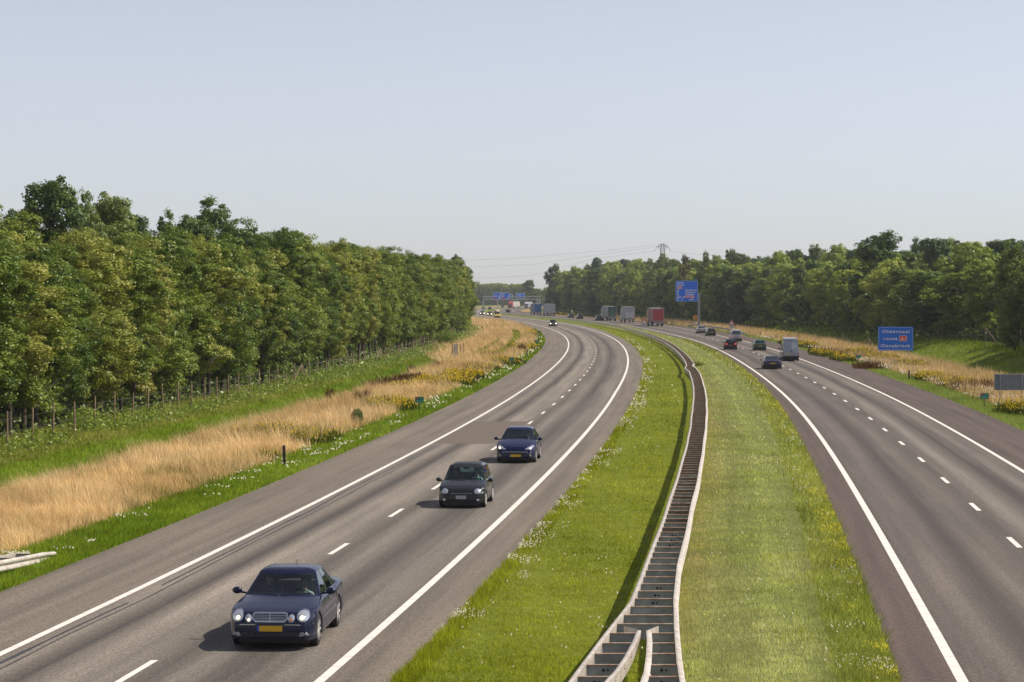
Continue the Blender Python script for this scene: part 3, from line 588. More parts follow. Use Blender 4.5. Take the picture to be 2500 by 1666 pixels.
# ------------------------------------------------------------------ crash barriers
GALV = pm("galvanised_steel", (.60, .55, .50), .55, metal=.1, var=.25, vs=4.5, c2=(.40, .34, .29))
GALVD = pm("weathered_steel", (.36, .385, .43), .6, metal=0, var=.35, vs=3, c2=(.22, .23, .25))
RUST = pm("rusty_steel", (.58, .45, .37), .8, metal=0, var=.4, vs=6, c2=(.34, .18, .10))
def rail(name, poly, side, parent, z0=.75, mat=GALV, zf=None):
    """W-profile beam swept along a polyline; side=-1 faces left, +1 faces right"""
    prof = [(0, 0), (.045, -.01), (.075, -.045), (.075, -.085), (.02, -.12), (.01, -.155), (.02, -.19), (.075, -.225), (.075, -.265), (.04, -.305), (.0, -.31)]
    pts = [Vector((p[0], p[1], 0)) for p in poly]; V = []; m = len(prof)
    for k, p in enumerate(pts):
        d = (pts[min(k + 1, len(pts) - 1)] - pts[max(k - 1, 0)]).normalized(); nrm = Vector((d.y, -d.x, 0)) * side
        zz = z0 if zf is None else zf(p.y)
        for a, b in prof: V.append(p + nrm * a + Vector((0, 0, zz + b)))
        V.append(p - nrm * .004 + Vector((0, 0, zz - .31))); V.append(p - nrm * .03 + Vector((0, 0, zz - .005)))
    M = m + 2; F = [(k * M + j, k * M + (j + 1) % M, (k + 1) * M + (j + 1) % M, (k + 1) * M + j) for k in range(len(pts) - 1) for j in range(M)]
    F += [tuple(range(M)), tuple(range(len(pts) * M - 1, len(pts) * M - M - 1, -1))]
    return mk(name, V, F, mat, parent, smooth=False)
jg = lambda y, s: .010 * math.sin(y * .37 + s) + .012 * math.sin(y * .11 + 2 * s)
RLt = off([(30,8.6),(40.4,8.94),(46,9.15),(51,9.36),(62,9.36),(101,9.36),(133,9.38),(168,9.5),(189,9.56),(207,9.56),(214,9.42),(218,9.28),(224,9.50),(229,9.62),(249,9.74),(290,9.82),(347,9.88),(600,10.2),(1000,9.5)])
RRt = off([(30,11.5),(40.4,10.82),(43.4,10.64),(47.4,10.44),(51.4,10.28),(58,10.16),(75,10.08),(101,10.08),(128,10.16),(144,10.19),(165,10.27),(203,10.36),(218,10.28),(224,10.12),(228,10.17),(230,10.4),(260,10.45),(347,10.6),(600,10.95),(1000,10.25)])
ysr = [36 + 1.0 * k for k in range(0, 200)] + [236 + 3 * k for k in range(0, 80)] + [476 + 8 * k for k in range(0, 75)]
barrier = empty("crash_barrier", (0, 0, 0)); tag(barrier, "long double-sided steel crash barrier with ladder-like spacers curving through the grass median", "crash barrier")
rail("rail", [(float(cl(y) + RLt(y)) + jg(y, 1), y) for y in ysr], -1, barrier)
rail("rail", [(float(cl(y) + RRt(y)) + jg(y, 2), y) for y in ysr], 1, barrier)
inL = [(2.50,46.5),(2.36,45.2),(2.1,43.2),(1.86,41.6),(1.63,40.4),(1.2,37.6),(1.0,36)]
inR = [(2.66,46.5),(2.60,45.2),(2.47,43.2),(2.33,41.4),(2.22,40.4),(2.02,37.6),(1.95,36)]
rail("inner_rail", inL, 1, barrier, .76); rail("inner_rail", inR, -1, barrier, .76)
for P, sg in ((inL, .12), (inR, -.12)):                               # bent fish-tail ends
    b = MB(); x, y = P[0]; b.add([(x, y, .76), (x, y, .45), (x - sg * 2.2, y + .9, .52), (x - sg * 2.2, y + .9, .72)], [(0, 1, 2, 3)]); b.add([(x + .004, y, .76), (x + .004, y, .45), (x - sg * 2.2 + .004, y + .9, .52), (x - sg * 2.2 + .004, y + .9, .72)], [(3, 2, 1, 0)])
    b.build("fishtail_end", GALV, barrier)
sp = []; y = 37.2; k = 0
def spacer(b, x0, x1, y, lo=.40, hi=.69):
    b.box(((x0 + x1) / 2, y, (lo + hi) / 2), (x1 - x0, .012, hi - lo), 0)
    b.box(((x0 + x1) / 2, y - .025, hi + .008), (x1 - x0 + .10, .05, .020), 1)
    b.box(((x0 + x1) / 2, y - .028, lo - .004), (x1 - x0, .04, .008), 0)
    b.tube((x0 - .03, y - .04, hi - .05), (x0 - .03, y - .055, hi - .05), .02, n=6, i=1); b.tube((x1 + .03, y - .04, hi - .05), (x1 + .03, y - .055, hi - .05), .02, n=6, i=1)
    if int(y * 7) % 3 == 0:
        b.tube(((x0 + x1) / 2 - .02, y - .014, .60), ((x0 + x1) / 2 - .02, y - .002, .60), .028, n=8, i=2); b.tube(((x0 + x1) / 2 + .06, y - .014, .60), ((x0 + x1) / 2 + .06, y - .002, .60), .02, n=8, i=2)
OLDS = pm("aged_brown_steel", (.21, .18, .165), .8, var=.4, vs=2, c2=(.14, .105, .085))
BLK = pm("black_rubber", (.012, .012, .012), .85)
rest = MB()
while y < 420:
    a, c = float(cl(y) + RLt(y)) + .02, float(cl(y) + RRt(y)) - .02
    segs = [(a, c)] if y > 46.8 else [(a, float(np.interp(y, [q[1] for q in inL[::-1]], [q[0] for q in inL[::-1]])) - .02), (float(np.interp(y, [q[1] for q in inR[::-1]], [q[0] for q in inR[::-1]])) + .02, c)]
    for s0, s1 in segs:
        if k < 98: b = MB(); spacer(b, s0, s1, y); b.build("spacer", [GALVD if y < 78 + 14 * math.sin(y * 2.3) else OLDS, RUST, BLK], barrier); k += 1
        else: spacer(rest, s0, s1, y)
    y += 1.333
o = rest.build("spacers", [OLDS, RUST, BLK], barrier); o["kind"] = "stuff"
pn = 0; y = 38.5
while y < 700 and pn < 95:
    xs = [float(cl(y) + (RLt(y) + RRt(y)) / 2)] if y > 47 else [float(cl(y) + RLt(y)) + .28, float(cl(y) + RRt(y)) - .28]
    for x in xs:
        b = MB(); b.box((x, y + .1, .27), (.10, .006, .62)); b.box((x - .05, y + .075, .27), (.006, .05, .62)); b.box((x + .05, y + .075, .27), (.006, .05, .62)); b.build("post", GALVD, barrier); pn += 1
    y += 4.0 if y < 300 else 8
# short barrier whose end dips into the left verge
b2 = empty("verge_barrier", (0, 0, 0)); tag(b2, "end of a weathered steel barrier dipping into the green verge at the lower left edge", "crash barrier")
zf = lambda y: float(np.interp(y, [52, 60, 66.6, 67.6], [.74, .50, .16, .02]))
pl = lambda o: [(float(cl(y)) + o, y) for y in np.arange(50, 68, 1.0)]
rail("rail", pl(-7.75), 1, b2, zf=zf); rail("rail", pl(-8.45), -1, b2, zf=zf)
for y in np.arange(50.5, 66.5, 1.9):
    x = float(cl(y)); z = zf(y); b = MB(); b.add([(x - 8.43, y, z - .03), (x - 7.77, y, z - .03), (x - 7.77, y + .12, z - .07), (x - 8.43, y + .12, z - .07)], [(0, 1, 2, 3), (3, 2, 1, 0)][:1]); b.box((x - 8.1, y + .02, z - .16), (.66, .02, .2)); b.build("spacer", [GALVD], b2)
# right-hand barrier protecting the sign pole
b3 = empty("pole_barrier", (0, 0, 0)); tag(b3, "dark steel crash barrier on the right verge in front of the tall sign pole", "crash barrier")
zf3 = lambda y: float(np.interp(y, [440, 470, 560, 575], [.15, .8, .85, .3]))
rail("rail", [(float(cr(y)) + 9.6, y) for y in np.arange(440, 577, 4.)], -1, b3, zf=zf3, mat=GALVD)
for y in np.arange(444, 575, 8.): b = MB(); b.box((float(cr(y)) + 9.72, y, zf3(y) / 2 - .1), (.1, .1, zf3(y) + .1)); b.build("post", GALVD, b3)

# ------------------------------------------------------------------ fences
WOODP = pm("weathered_post_wood", (.34, .24, .14), .9, var=.45, vs=3, c2=(.17, .12, .08))
WIRE = pm("fence_wire", (.30, .29, .27), .5, metal=.5)
def fence(name, pts, h, label, braces=(), step_wires=(.8, 1.4), r=.055, mesh=True, wr=.0035):
    t = empty(name, (0, 0, 0)); tag(t, label, "fence")
    W_ = MB(); prev = None
    for k, (x, y) in enumerate(pts):
        z = float(gz(x, y)); lean = random.gauss(0, .03); hh = h * random.uniform(.92, 1.06); b = MB()
        b.tube((x, y, z - .2), (x + lean, y + random.gauss(0, .03), z + hh), r, r * .9, 7); b.build("post", WOODP, t)
        if prev:
            for s in step_wires:
                if s < h: W_.tube((prev[0], prev[1], prev[2] + s), (x, y, z + s), wr * max(1, y / 130), n=4, cap=False)
        prev = (x, y, z)
        if k in braces:
            for sg in (-1, 1):
                b = MB(); q = pts[min(len(pts) - 1, k + 1)]; d = Vector((q[0] - x, q[1] - y, 0)); d = d.normalized() if d.length else Vector((0, 1, 0))
                e = Vector((x, y, z - .1)) + d * sg * 1.3 + Vector((.62 * sg if braces else 0, 0, 0)); b.tube(e, (x, y, z + h * .85), r, n=7); b.build("brace", WOODP, t)
    if mesh: W_.build("wire", WIRE, t)
    return t
fy = [100.]
while fy[-1] < 300: fy.append(fy[-1] + (4.1 if fy[-1] < 200 else 5.0))
fence("wire_fence", [(float(cl(y)) - 22.9 + random.gauss(0, .05), y) for y in fy], 1.75, "long wire fence on round wooden posts along the foot of the left plantation", braces=(2, 24, 36))
fence("wire_fence", [(float(cl(y)) - 23.4, y) for y in np.arange(305, 410, 4.5)], 1.9, "close-set wooden post fence at the far end of the left plantation")
f3 = [G(971, 884), G(1043, 874), G(1067, 860), G(1104, 862)]
fence("wire_fence", f3, 1.6, "few dark posts of a wire fence leading to the white panel in the left meadow")
fence("wire_fence", [(47.0,338),(50.3,336),(53.5,326),(57.5,318),(61.5,309),(64.5,303)], 2.1, "wire fence with braced posts below the right-hand wood, behind the blue town sign", braces=(1, 4), r=.06)
fence("wooden_fence", [(64.6 + 2.35 * k, 302 - 3 * k) for k in range(5)], 1.9, "row of dark upright posts at the right edge under the trees", r=.075)
# white slatted cabinet with timber braces in the left meadow
t = empty("slatted_cabinet", (*G(1112.5, 874), 0)); tag(t, "narrow white slatted panel standing in the dry meadow near the end of the left fence", "cabinet")
PAN = pm("white_panel", (.62, .62, .66), .5, var=.12); PAND = pm("dark_frame", (.16, .13, .10), .7)
b = MB(); b.box((0, 0, .80), (.34, .10, 1.6)); [b.box((0, -.055, .12 + .12 * k), (.34, .015, .085)) for k in range(13)]; b.build("slats", PAN, t)
b = MB(); b.box((-.21, .02, .78), (.06, .12, 1.62)); b.box((.21, .02, .78), (.05, .12, 1.6)); b.build("frame", PAND, t)
b = MB(); b.tube((-.75, .3, 0), (-.35, .1, .95), .045); b.tube((-.36, .1, 0), (-.36, .1, 1.15), .045); b.build("brace", WOODP, t)
t = empty("braced_post", (*G(1125, 868), 0)); tag(t, "pair of dark posts joined by a slanting brace, right of the white slatted panel", "fence post")
b = MB(); b.tube((0, 0, 0), (-.05, 0, 1.35), .05); b.build("post", WOODP, t); b = MB(); b.tube((.38, .3, 0), (.36, .3, 1.5), .055); b.build("post", WOODP, t); b = MB(); b.tube((0, 0, .6), (.36, .3, 1.15), .04); b.build("brace", WOODP, t)

# ------------------------------------------------------------------ signs
BLUE = pm("sign_blue", (.005, .17, .85), .45, spec=.4); WHITE = pm("sign_white", (.78, .80, .82), .5); PALE = pm("sign_border", (.38, .55, .80), .5)
RED = pm("sign_red", (.75, .03, .035), .5); GREEN = pm("sign_green", (.0, .20, .14), .45); GREY = pm("sign_back_grey", (.16, .20, .245), .55, metal=0, var=.15)
POLE = pm("pole_grey", (.30, .33, .35), .45, metal=.4); YEL = pm("sign_yellow", (.72, .33, .02), .5); BLKP = pm("sign_black", (.02, .02, .02), .5); LTXT = pm("sign_lettering", (.85, .88, .92), .5)
DPOST = pm("dark_post", (.03, .026, .022), .7)
def text_geo(s, size):
    c = bpy.data.curves.new("t", 'FONT'); c.body = s; c.size = size; c.resolution_u = 3; c.space_character = 1.12
    o = bpy.data.objects.new("t", c); COL.objects.link(o); dg = bpy.context.evaluated_depsgraph_get(); me = bpy.data.meshes.new_from_object(o.evaluated_get(dg))
    V = [v.co.copy() for v in me.vertices]; F = [tuple(p.vertices) for p in me.polygons]; bpy.data.objects.remove(o); bpy.data.meshes.remove(me); return V, F
def put_text(b, s, x, z, size, y, width=None, center=False, i=0, bold=.012):
    V, F = text_geo(s, size)
    if not V: return
    x0 = min(v.x for v in V); x1 = max(v.x for v in V); k = 1 if width is None else width / (x1 - x0); ox = x - (x0 * k if not center else (x0 + x1) / 2 * k)
    for dx, dz in ((0, 0), (bold, 0), (0, bold), (bold, bold)):
        b.add([(v.x * k + ox + dx, y - .0005 * (dx > 0) - .0011 * (dz > 0), v.y + z + dz) for v in V], F, i)
def rrect(w, h, r, n=5):
    P = []
    for cx, cz, a0 in ((w/2-r, h/2-r, 0), (-w/2+r, h/2-r, 90), (-w/2+r, -h/2+r, 180), (w/2-r, -h/2+r, 270)):
        for k in range(n + 1): a = R(a0 + 90 * k / n); P.append((cx + r * math.cos(a), cz + r * math.sin(a)))
    return P
def plate(b, P, y0, y1, i=0):
    n = len(P); b.add([(x, y0, z) for x, z in P] + [(x, y1, z) for x, z in P], [tuple(range(n)), tuple(range(2 * n - 1, n - 1, -1))] + [(k, n + k, n + (k + 1) % n, (k + 1) % n) for k in range(n)], i)
def ringp(b, P, Q, y, i=0):
    n = len(P); b.add([(x, y, z) for x, z in P] + [(x, y, z) for x, z in Q], [(k, (k + 1) % n, n + (k + 1) % n, n + k) for k in range(n)], i)
def arrow(b, pts, w, y, i=0, head=2.6):
    for (x0, z0), (x1, z1) in zip(pts, pts[1:]):
        d = Vector((x1 - x0, z1 - z0)).normalized(); n_ = Vector((-d.y, d.x)) * w / 2; b.add([(x0 + n_.x, y, z0 + n_.y), (x0 - n_.x, y, z0 - n_.y), (x1 - n_.x, y, z1 - n_.y), (x1 + n_.x, y, z1 + n_.y)], [(0, 1, 2, 3)], i)
    n_ = Vector((-d.y, d.x)) * w * head / 2; t_ = d * w * head * .9
    b.add([(x1 + n_.x, y - .001, z1 + n_.y), (x1 - n_.x, y - .001, z1 - n_.y), (x1 + t_.x, y - .001, z1 + t_.y)], [(0, 1, 2)], i)
# town sign: Oldenzaal / route A1 / Osnabrück
D = 280.0; t = empty("town_sign", ((2186.7 - 1250) / FPX * D, D, 0), R(-3)); tag(t, "large blue sign reading Oldenzaal route A1 Osnabrück on short posts in the right verge", "road sign")
W_, H_ = 4.12, 2.82; zc = CAM_H + (HOR - 827) / FPX * D
def up(b_, dz): b_.V = [(x, y, z + dz) for x, y, z in b_.V]; return b_
b = MB(); plate(b, rrect(W_, H_, .06), 0, .05); up(b, zc).build("panel", BLUE, t)
b = MB(); ringp(b, rrect(W_ - .16, H_ - .12, .28), rrect(W_ - .26, H_ - .22, .24), -.004); up(b, zc).build("border", PALE, t)
b = MB(); put_text(b, "Oldenzaal", 0, .66, .50, -.006, 3.2, True); put_text(b, "route", -1.42, -.17, .50, -.006, 1.62); put_text(b, "Osnabrück", 0, -1.02, .50, -.006, 3.45, True); up(b, zc).build("lettering", LTXT, t)
b = MB(); plate(b, [(x + .88, z + .02) for x, z in rrect(.86, .62, .08)], -.010, -.004); up(b, zc).build("route_badge", RED, t)
b = MB(); ringp(b, [(x + .88, z + .02) for x, z in rrect(.88, .64, .09)], [(x + .88, z + .02) for x, z in rrect(.80, .56, .07)], -.012); put_text(b, "A1", .88, -.17, .50, -.013, .52, True); up(b, zc).build("badge_lettering", LTXT, t)
for x in (-1.6, -1.42, -.12, .1, 1.32, 1.52): b = MB(); b.tube((x, .1, -.6), (x, .1, zc - H_ / 2 + .3), .04); b.build("post", GALVD, t)
# tall lane sign on a pole
D = 545.0; px0, px1, pz0, pz1 = 1649.3, 1703.5, 686., 736.6
t = empty("direction_sign", ((1706.5 - 1250) / FPX * D, D, 0)); tag(t, "big blue lane direction sign to Zwolle and Enschede on one tall grey pole", "road sign")
sx0 = (px0 - 1706.5) / FPX * D; W_ = (px1 - px0) / FPX * D; H_ = (pz1 - pz0) / FPX * D; cx = sx0 + W_ / 2; zc = CAM_H + (HOR - (pz0 + pz1) / 2) / FPX * D
def sh(b_): b_.V = [(x + cx, y, z + zc) for x, y, z in b_.V]; return b_
b = MB(); plate(b, rrect(W_, H_, .2), 0, .08); sh(b).build("panel", BLUE, t)
b = MB(); ringp(b, rrect(W_ - .02, H_ - .02, .2), rrect(W_ - .22, H_ - .22, .16), -.006); sh(b).build("border", PALE, t)
b = MB(); s_ = W_ / 1330.; X_ = lambda q: (q - 875) * s_; Z_ = lambda q: (755 - q) * s_
for tx, x, z, wd in (("Zwolle", 285, 305, 410), ("Almelo", 285, 435, 440), ("Osnabrück", 805, 735, 660), ("Enschede", 805, 865, 590), ("Hengelo", 805, 990, 510), ("1200m", 1000, 1290, 290)):
    put_text(b, tx, X_(x), Z_(z), .46 if tx != "1200m" else .3, -.008, wd * s_, bold=.035)
arrow(b, [(X_(355), Z_(1300)), (X_(355), Z_(760))], .17, -.009); arrow(b, [(X_(355), Z_(1210)), (X_(400), Z_(1150)), (X_(480), Z_(1110))], .15, -.011); arrow(b, [(X_(585), Z_(1300)), (X_(620), Z_(1200)), (X_(680), Z_(1130)), (X_(715), Z_(1110))], .15, -.009)
sh(b).build("lettering", LTXT, t)
bb = MB(); tx = MB()
for x, z, wd, s in ((440, 550, 290, "A35"), (905, 1090, 195, "A1"), (1200, 1100, 290, "A35")):
    plate(bb, [(a + X_(x), c + Z_(z)) for a, c in rrect(wd * s_, 150 * s_, .12)], -.012, -.004); ringp(tx, [(a + X_(x), c + Z_(z)) for a, c in rrect(wd * s_, 150 * s_, .12)], [(a + X_(x), c + Z_(z)) for a, c in rrect(wd * s_ - .08, 150 * s_ - .08, .1)], -.014); put_text(tx, s, X_(x), Z_(z + 48), .42, -.014, wd * s_ * .7, True, bold=.02)
sh(bb).build("route_badge", RED, t); sh(tx).build("badge_lettering", LTXT, t)
ptop = CAM_H + (HOR - 719) / FPX * D
b = MB(); b.box((0, .35, ptop / 2 - .2), (.52, .5, ptop + .4)); b.box((cx + 1.0, .25, zc - .6), (W_ * .9, .25, .3)); b.box((cx + 1.0, .25, zc + 1.2), (W_ * .5, .2, .25)); b.build("pole", POLE, t)
b = MB(); b.box((cx + W_ / 2 - .55, .05, zc + H_ / 2 + .22), (.75, .06, .42)); b.build("top_plate", pm("teal_plate", (.03, .30, .26), .5), t)
# yellow diversion sign
D = 560.; t = empty("diversion_sign", ((1697.6 - 1250) / FPX * D, D, 0)); tag(t, "small orange-yellow detour sign on a thin post left of the tall sign pole", "road sign")
zc = CAM_H + (HOR - 775.2) / FPX * D; b = MB(); plate(b, rrect(1.15, .95, .1), 0, .04); up(b, zc).build("panel", YEL, t)
b = MB(); put_text(b, "1", -.12, -.25, .7, -.005, None, True, bold=.03); arrow(b, [(.18, .0), (.34, 0)], .1, -.006, head=3.4); up(b, zc).build("lettering", pm("ochre_ink", (.22, .09, .01), .5), t)
b = MB(); b.tube((0, .06, 0), (0, .06, zc), .04); b.build("post", GALVD, t)
# warning triangles
def warn(x, y, label, h0):
    t = empty("warning_sign", (x, y, 0)); tag(t, label, "road sign", None)
    b = MB(); b.tube((0, .05, -.1), (0, .05, h0 + 1.0), .04); b.build("post", GALVD, t)
    tri = lambda s: [(0, s * .62 + .0), (-s * .54, -s * .32), (s * .54, -s * .32)]
    b = MB(); plate(b, [(p, q + h0 + 1.0) for p, q in tri(1.15)], 0, .02); b.build("triangle", RED, t)
    b = MB(); b.add([(p, -.004, q + h0 + 1.0) for p, q in tri(.78)], [(0, 1, 2)]); b.build("triangle_face", WHITE, t)
    b = MB(); b.add([(-.04, -.008, h0 + 1.28), (-.03, -.008, h0 + .95), (.03, -.008, h0 + .95), (.04, -.008, h0 + 1.28)], [(0, 1, 2, 3)]); b.add([(-.04, -.008, h0 + .90), (-.04, -.008, h0 + .82), (.04, -.008, h0 + .82), (.04, -.008, h0 + .90)], [(0, 1, 2, 3)]); b.build("exclamation_mark", BLKP, t)
    b = MB(); plate(b, [(p, q + h0 + .32) for p, q in rrect(1.0, .5, .05)], 0, .02); b.build("supplementary_plate", pm("pale_plate", (.5, .53, .56), .5), t)
    b = MB(); [b.box((0, -.006, h0 + .44 - .11 * k), (.7 - .1 * k, .006, .035)) for k in range(3)]; b.build("plate_lines", GREY, t)
warn(28.9, 521, "red-rimmed triangular warning sign in the median, left of the red lorry", .75)
warn(43.4, 470, "red-rimmed triangular warning sign in the right verge above the silver minibus", 1.05)
# hectometre signs
def hecto(px, py, label, txt="155,4"):
    x, y = G(px, py); t = empty("kilometre_sign", (x, y, 0)); tag(t, label, "kilometre sign", "green hectometre signs in the verges")
    s = 1 + max(0, y - 300) / 900
    b = MB(); b.tube((0, .03, -.1), (0, .03, .6), .025 * s); b.build("post", DPOST, t)
    b = MB(); plate(b, [(p, q + .72) for p, q in rrect(.56 * s, .38 * s, .05)], 0, .015); b.build("panel", GREEN, t)
    b = MB(); put_text(b, txt, 0, .575, .16, -.004, .40, True, bold=.006); put_text(b, "Re", .09, .755, .11, -.004, None, True, bold=.004); b.build("lettering", pm("sign_mint", (.25, .6, .5), .5), t)
    b = MB(); plate(b, [(p - .16, q + .82) for p, q in rrect(.15, .09, .01)], -.006, -.002); b.build("route_badge", RED, t)
hecto(1023.7, 1004, "green kilometre sign nearest the camera on the left verge, by the yellow ragwort", "155,4")
hecto(1248.5, 894, "green kilometre sign on the left verge beside the big white flower clump", "155,3")
hecto(1310, 846, "green kilometre sign on the left verge inside the bend, third from the camera", "155,2")
hecto(1316, 820, "farthest green kilometre sign on the left verge, at the top of the bend", "155,1")
hecto(2404, 994, "green kilometre sign on the right verge next to the grey sign back", "155,4")
hecto(2096, 887, "green kilometre sign on the right verge in front of the blue town sign", "155,3")
hecto(1688, 796.5, "tiny green kilometre sign in the dry grass left of the tall sign pole", "155,0")
# delineator posts
def delin(px, py, h, label):
    x, y = G(px, py); t = empty("delineator_post", (x, y, 0), 0); t.rotation_euler = (0, R(random.uniform(-4, 4)), 0); tag(t, label, "marker post", "black delineator posts along the verges")
    b = MB(); b.box((0, 0, h / 2 - .1), (.12, .10, h + .2)); b.add([(-.06, -.05, h), (.06, -.05, h), (.06, .05, h + .04), (-.06, .05, h + .04)], [(0, 1, 2, 3)]); b.build("post_body", DPOST, t)
    b = MB(); b.box((0, -.052, h - .16), (.05, .006, .12)); b.build("reflector", pm("reflector_red", (.20, .03, .03), .3), t)
for px, py, h, lab in [(693.5,1134,.78,"black marker post nearest the camera on the left verge"),(1165,938,.8,"black marker post on the left verge beside the densest ragwort"),(1287,870.5,.85,"black marker post on the left verge before the bend"),(1314.3,834,.9,"black marker post on the left verge between the two far kilometre signs"),(1305,810,.9,"black marker post just past the bend on the left verge"),(1274,795,1,"far black marker post at the road edge beyond the bend"),(1237,786,1,"black marker post near the yellow van"),(1187,778.5,1,"last black marker post, by the end of the left wood"),
                       (2219.8,928,.85,"black marker post nearest the camera on the right verge"),(1856.5,824,1,"black marker post on the right verge above the green car"),(1640,793,1.1,"thin marker post on the right verge beyond the red lorry")]: delin(px, py, h, lab)
# grey back of a sign, right edge
D = 158.; t = empty("road_sign", ((2465 - 1250) / FPX * D, D, 0), R(2)); tag(t, "dark grey back of a road sign on two posts at the picture's right edge", "road sign")
z0 = CAM_H - (953 - HOR) / FPX * D; z1 = CAM_H - (913.5 - HOR) / FPX * D; w2 = 1.05
b = MB(); b.box((.22, 0, (z0 + z1) / 2), (2.5, .03, z1 - z0)); b.box((.22, -.02, z1 - .01), (2.5, .05, .035), 1); b.box((-1.02, -.02, (z0 + z1) / 2), (.03, .05, z1 - z0), 1); b.build("panel", [GREY, GALV], t)
for x in (-.64, .82): b = MB(); b.tube((x, -.06, -.1), (x, -.06, z1 - .02), .032, n=8); b.build("post", POLE, t)
b = MB(); [b.box((.22, -.035, z), (2.3, .03, .03)) for z in (z0 + .25, z1 - .25)]; b.build("stiffener", GREY, t)

# ------------------------------------------------------------------ sign gantry
D = 1190.; t = empty("sign_gantry", (0, D, 0)); tag(t, "white lattice gantry carrying blue signs across the motorway in the distance", "gantry")
X_ = lambda px: (px - 1250) / FPX * D; Zc = lambda py: CAM_H + (HOR - py) / FPX * D
GW = pm("gantry_paint", (.55, .60, .58), .5); zb, ztop = Zc(731.8), Zc(723.8)
for px, yo in ((1180.3, 0), (1214.4, 9), (1311.5, 0), (1318.3, 9)):
    b = MB(); b.box((X_(px), yo, (zb - 2) / 2), (.45, .45, zb + 2)); b.build("leg", GW, t)
b = MB()
for yo in (0, 1.6):
    for z in (zb, ztop): b.box((X_(1249.5), yo, z), (X_(1320) - X_(1179), .3, .3))
    n = 22; x0, x1 = X_(1180), X_(1319)
    for k in range(n): xa, xb = x0 + (x1 - x0) * k / n, x0 + (x1 - x0) * (k + 1) / n; b.bar((xa, yo, zb if k % 2 else ztop), (xb, yo, ztop if k % 2 else zb), .16)
b.build("truss", GW, t)
def gsign(x0, x1, y0, y1, lines, yo, nm="sign_panel"):
    W_, H_ = X_(x1) - X_(x0), Zc(y0) - Zc(y1); cx, zc = (X_(x0) + X_(x1)) / 2, (Zc(y0) + Zc(y1)) / 2
    b = MB(); plate(b, [(a + cx, c + zc) for a, c in rrect(W_, H_, .2)], yo, yo + .2); p = b.build(nm, BLUE, t)
    b = MB()
    for s, fx, fz, sz in lines:
        if s == "^": arrow(b, [(cx + fx * W_, zc - .45 * H_), (cx + fx * W_, zc + fz * H_)], .22, yo - .03)
        elif s == "/": arrow(b, [(cx + fx * W_, zc - .4 * H_), (cx + (fx + .05) * W_, zc + fz * H_)], .22, yo - .03)
        else: put_text(b, s, cx + fx * W_, zc + fz * H_, sz, yo - .03, bold=.05)
    ringp(b, [(a + cx, c + zc) for a, c in rrect(W_, H_, .2)], [(a + cx, c + zc) for a, c in rrect(W_ - .3, H_ - .3, .15)], yo - .02); b.build("lettering", LTXT, p)
    return p, cx, zc, W_, H_
p, cx, zc, W_, H_ = gsign(1203.7, 1243, 714.3, 731.6, [("Zwolle", -.45, .12, .55), ("Almelo", -.45, -.12, .55), ("Osnabrück", -.08, .28, .55), ("Enschede", -.08, .06, .55), ("Hengelo", -.08, -.16, .55), ("^", -.13, -.02, 0), ("/", -.12, -.28, 0), ("/", .38, -.2, 0)], -.5)
b = MB(); plate(b, [(a + cx - .36 * W_, c + zc - .33 * H_) for a, c in rrect(1.3, .6, .1)], -.56, -.53); plate(b, [(a + cx + .16 * W_, c + zc - .34 * H_) for a, c in rrect(2.2, .6, .1)], -.56, -.53); b.build("route_badge", RED, p)
gsign(1244.5, 1252, 719.5, 727, [], 1.9); gsign(1260.5, 1281, 716, 729, [("Borne", -.3, .1, .6), ("Hengelo", -.3, -.2, .6)], 1.9)

# ------------------------------------------------------------------ pylon and power lines
D = 1900.; X0 = (1617.5 - 1250) / FPX * D; t = empty("power_pylon", (X0, D, 0)); tag(t, "steel lattice electricity pylon showing its top above the right-hand wood", "pylon")
PY = pm("pylon_steel", (.18, .19, .20), .6); Zp = lambda py: CAM_H + (HOR - py) / FPX * D; Xp = lambda px: (px - 1617.5) / FPX * D
zt = Zp(595.5); b = MB(); z2 = Zp(603); z1 = Zp(622); hw = lambda z: float(np.interp(z, [0, z1, z2, zt], [4.2, 1.7, 1.2, .7]))
zz = [0, 8, 16, 23, 29, 34, z1, (z1 + z2) / 2, z2, zt]
for za, zc_ in zip(zz, zz[1:]):
    a, c = hw(za), hw(zc_)
    for sx_, sy_ in ((1, 1), (1, -1), (-1, 1), (-1, -1)): b.bar((sx_ * a, sy_ * a, za), (sx_ * c, sy_ * c, zc_), .40)
    for sy_ in (1, -1): b.bar((-a, sy_ * a, za), (c, sy_ * c, zc_), .16); b.bar((a, sy_ * a, za), (-c, sy_ * c, zc_), .16); b.bar((-c, sy_ * c, zc_), (c, sy_ * c, zc_), .16)
b.build("mast", PY, t); b = MB(); zx = Zp(603.5)
for sg in (1, -1):
    e = Vector((sg * Xp(1632), 0, zx)); 
    for sy_ in (.9, -.9): b.bar((sg * 1.1, sy_, zx + .5), e, .42); b.bar((sg * .7, sy_, zt), e + Vector((-sg * 1.2, 0, .8)), .36); b.bar((sg * 1.2, sy_, zx - 1.6), e, .16)
    for k in range(3): b.bar((sg * (1.2 + k * 1.2), 0, zx + .4), (sg * (1.8 + k * 1.2), 0, zx + 1.9 - k * .4), .14)
    b.bar(e, (sg * Xp(1635.5), 0, Zp(613.5)), .26); b.bar((sg * 3.0, 0, zx), (sg * 2.0, 0, Zp(612)), .2)
b.build("cross_arm", PY, t)
WR = pm("power_cable", (.16, .16, .17), .6)
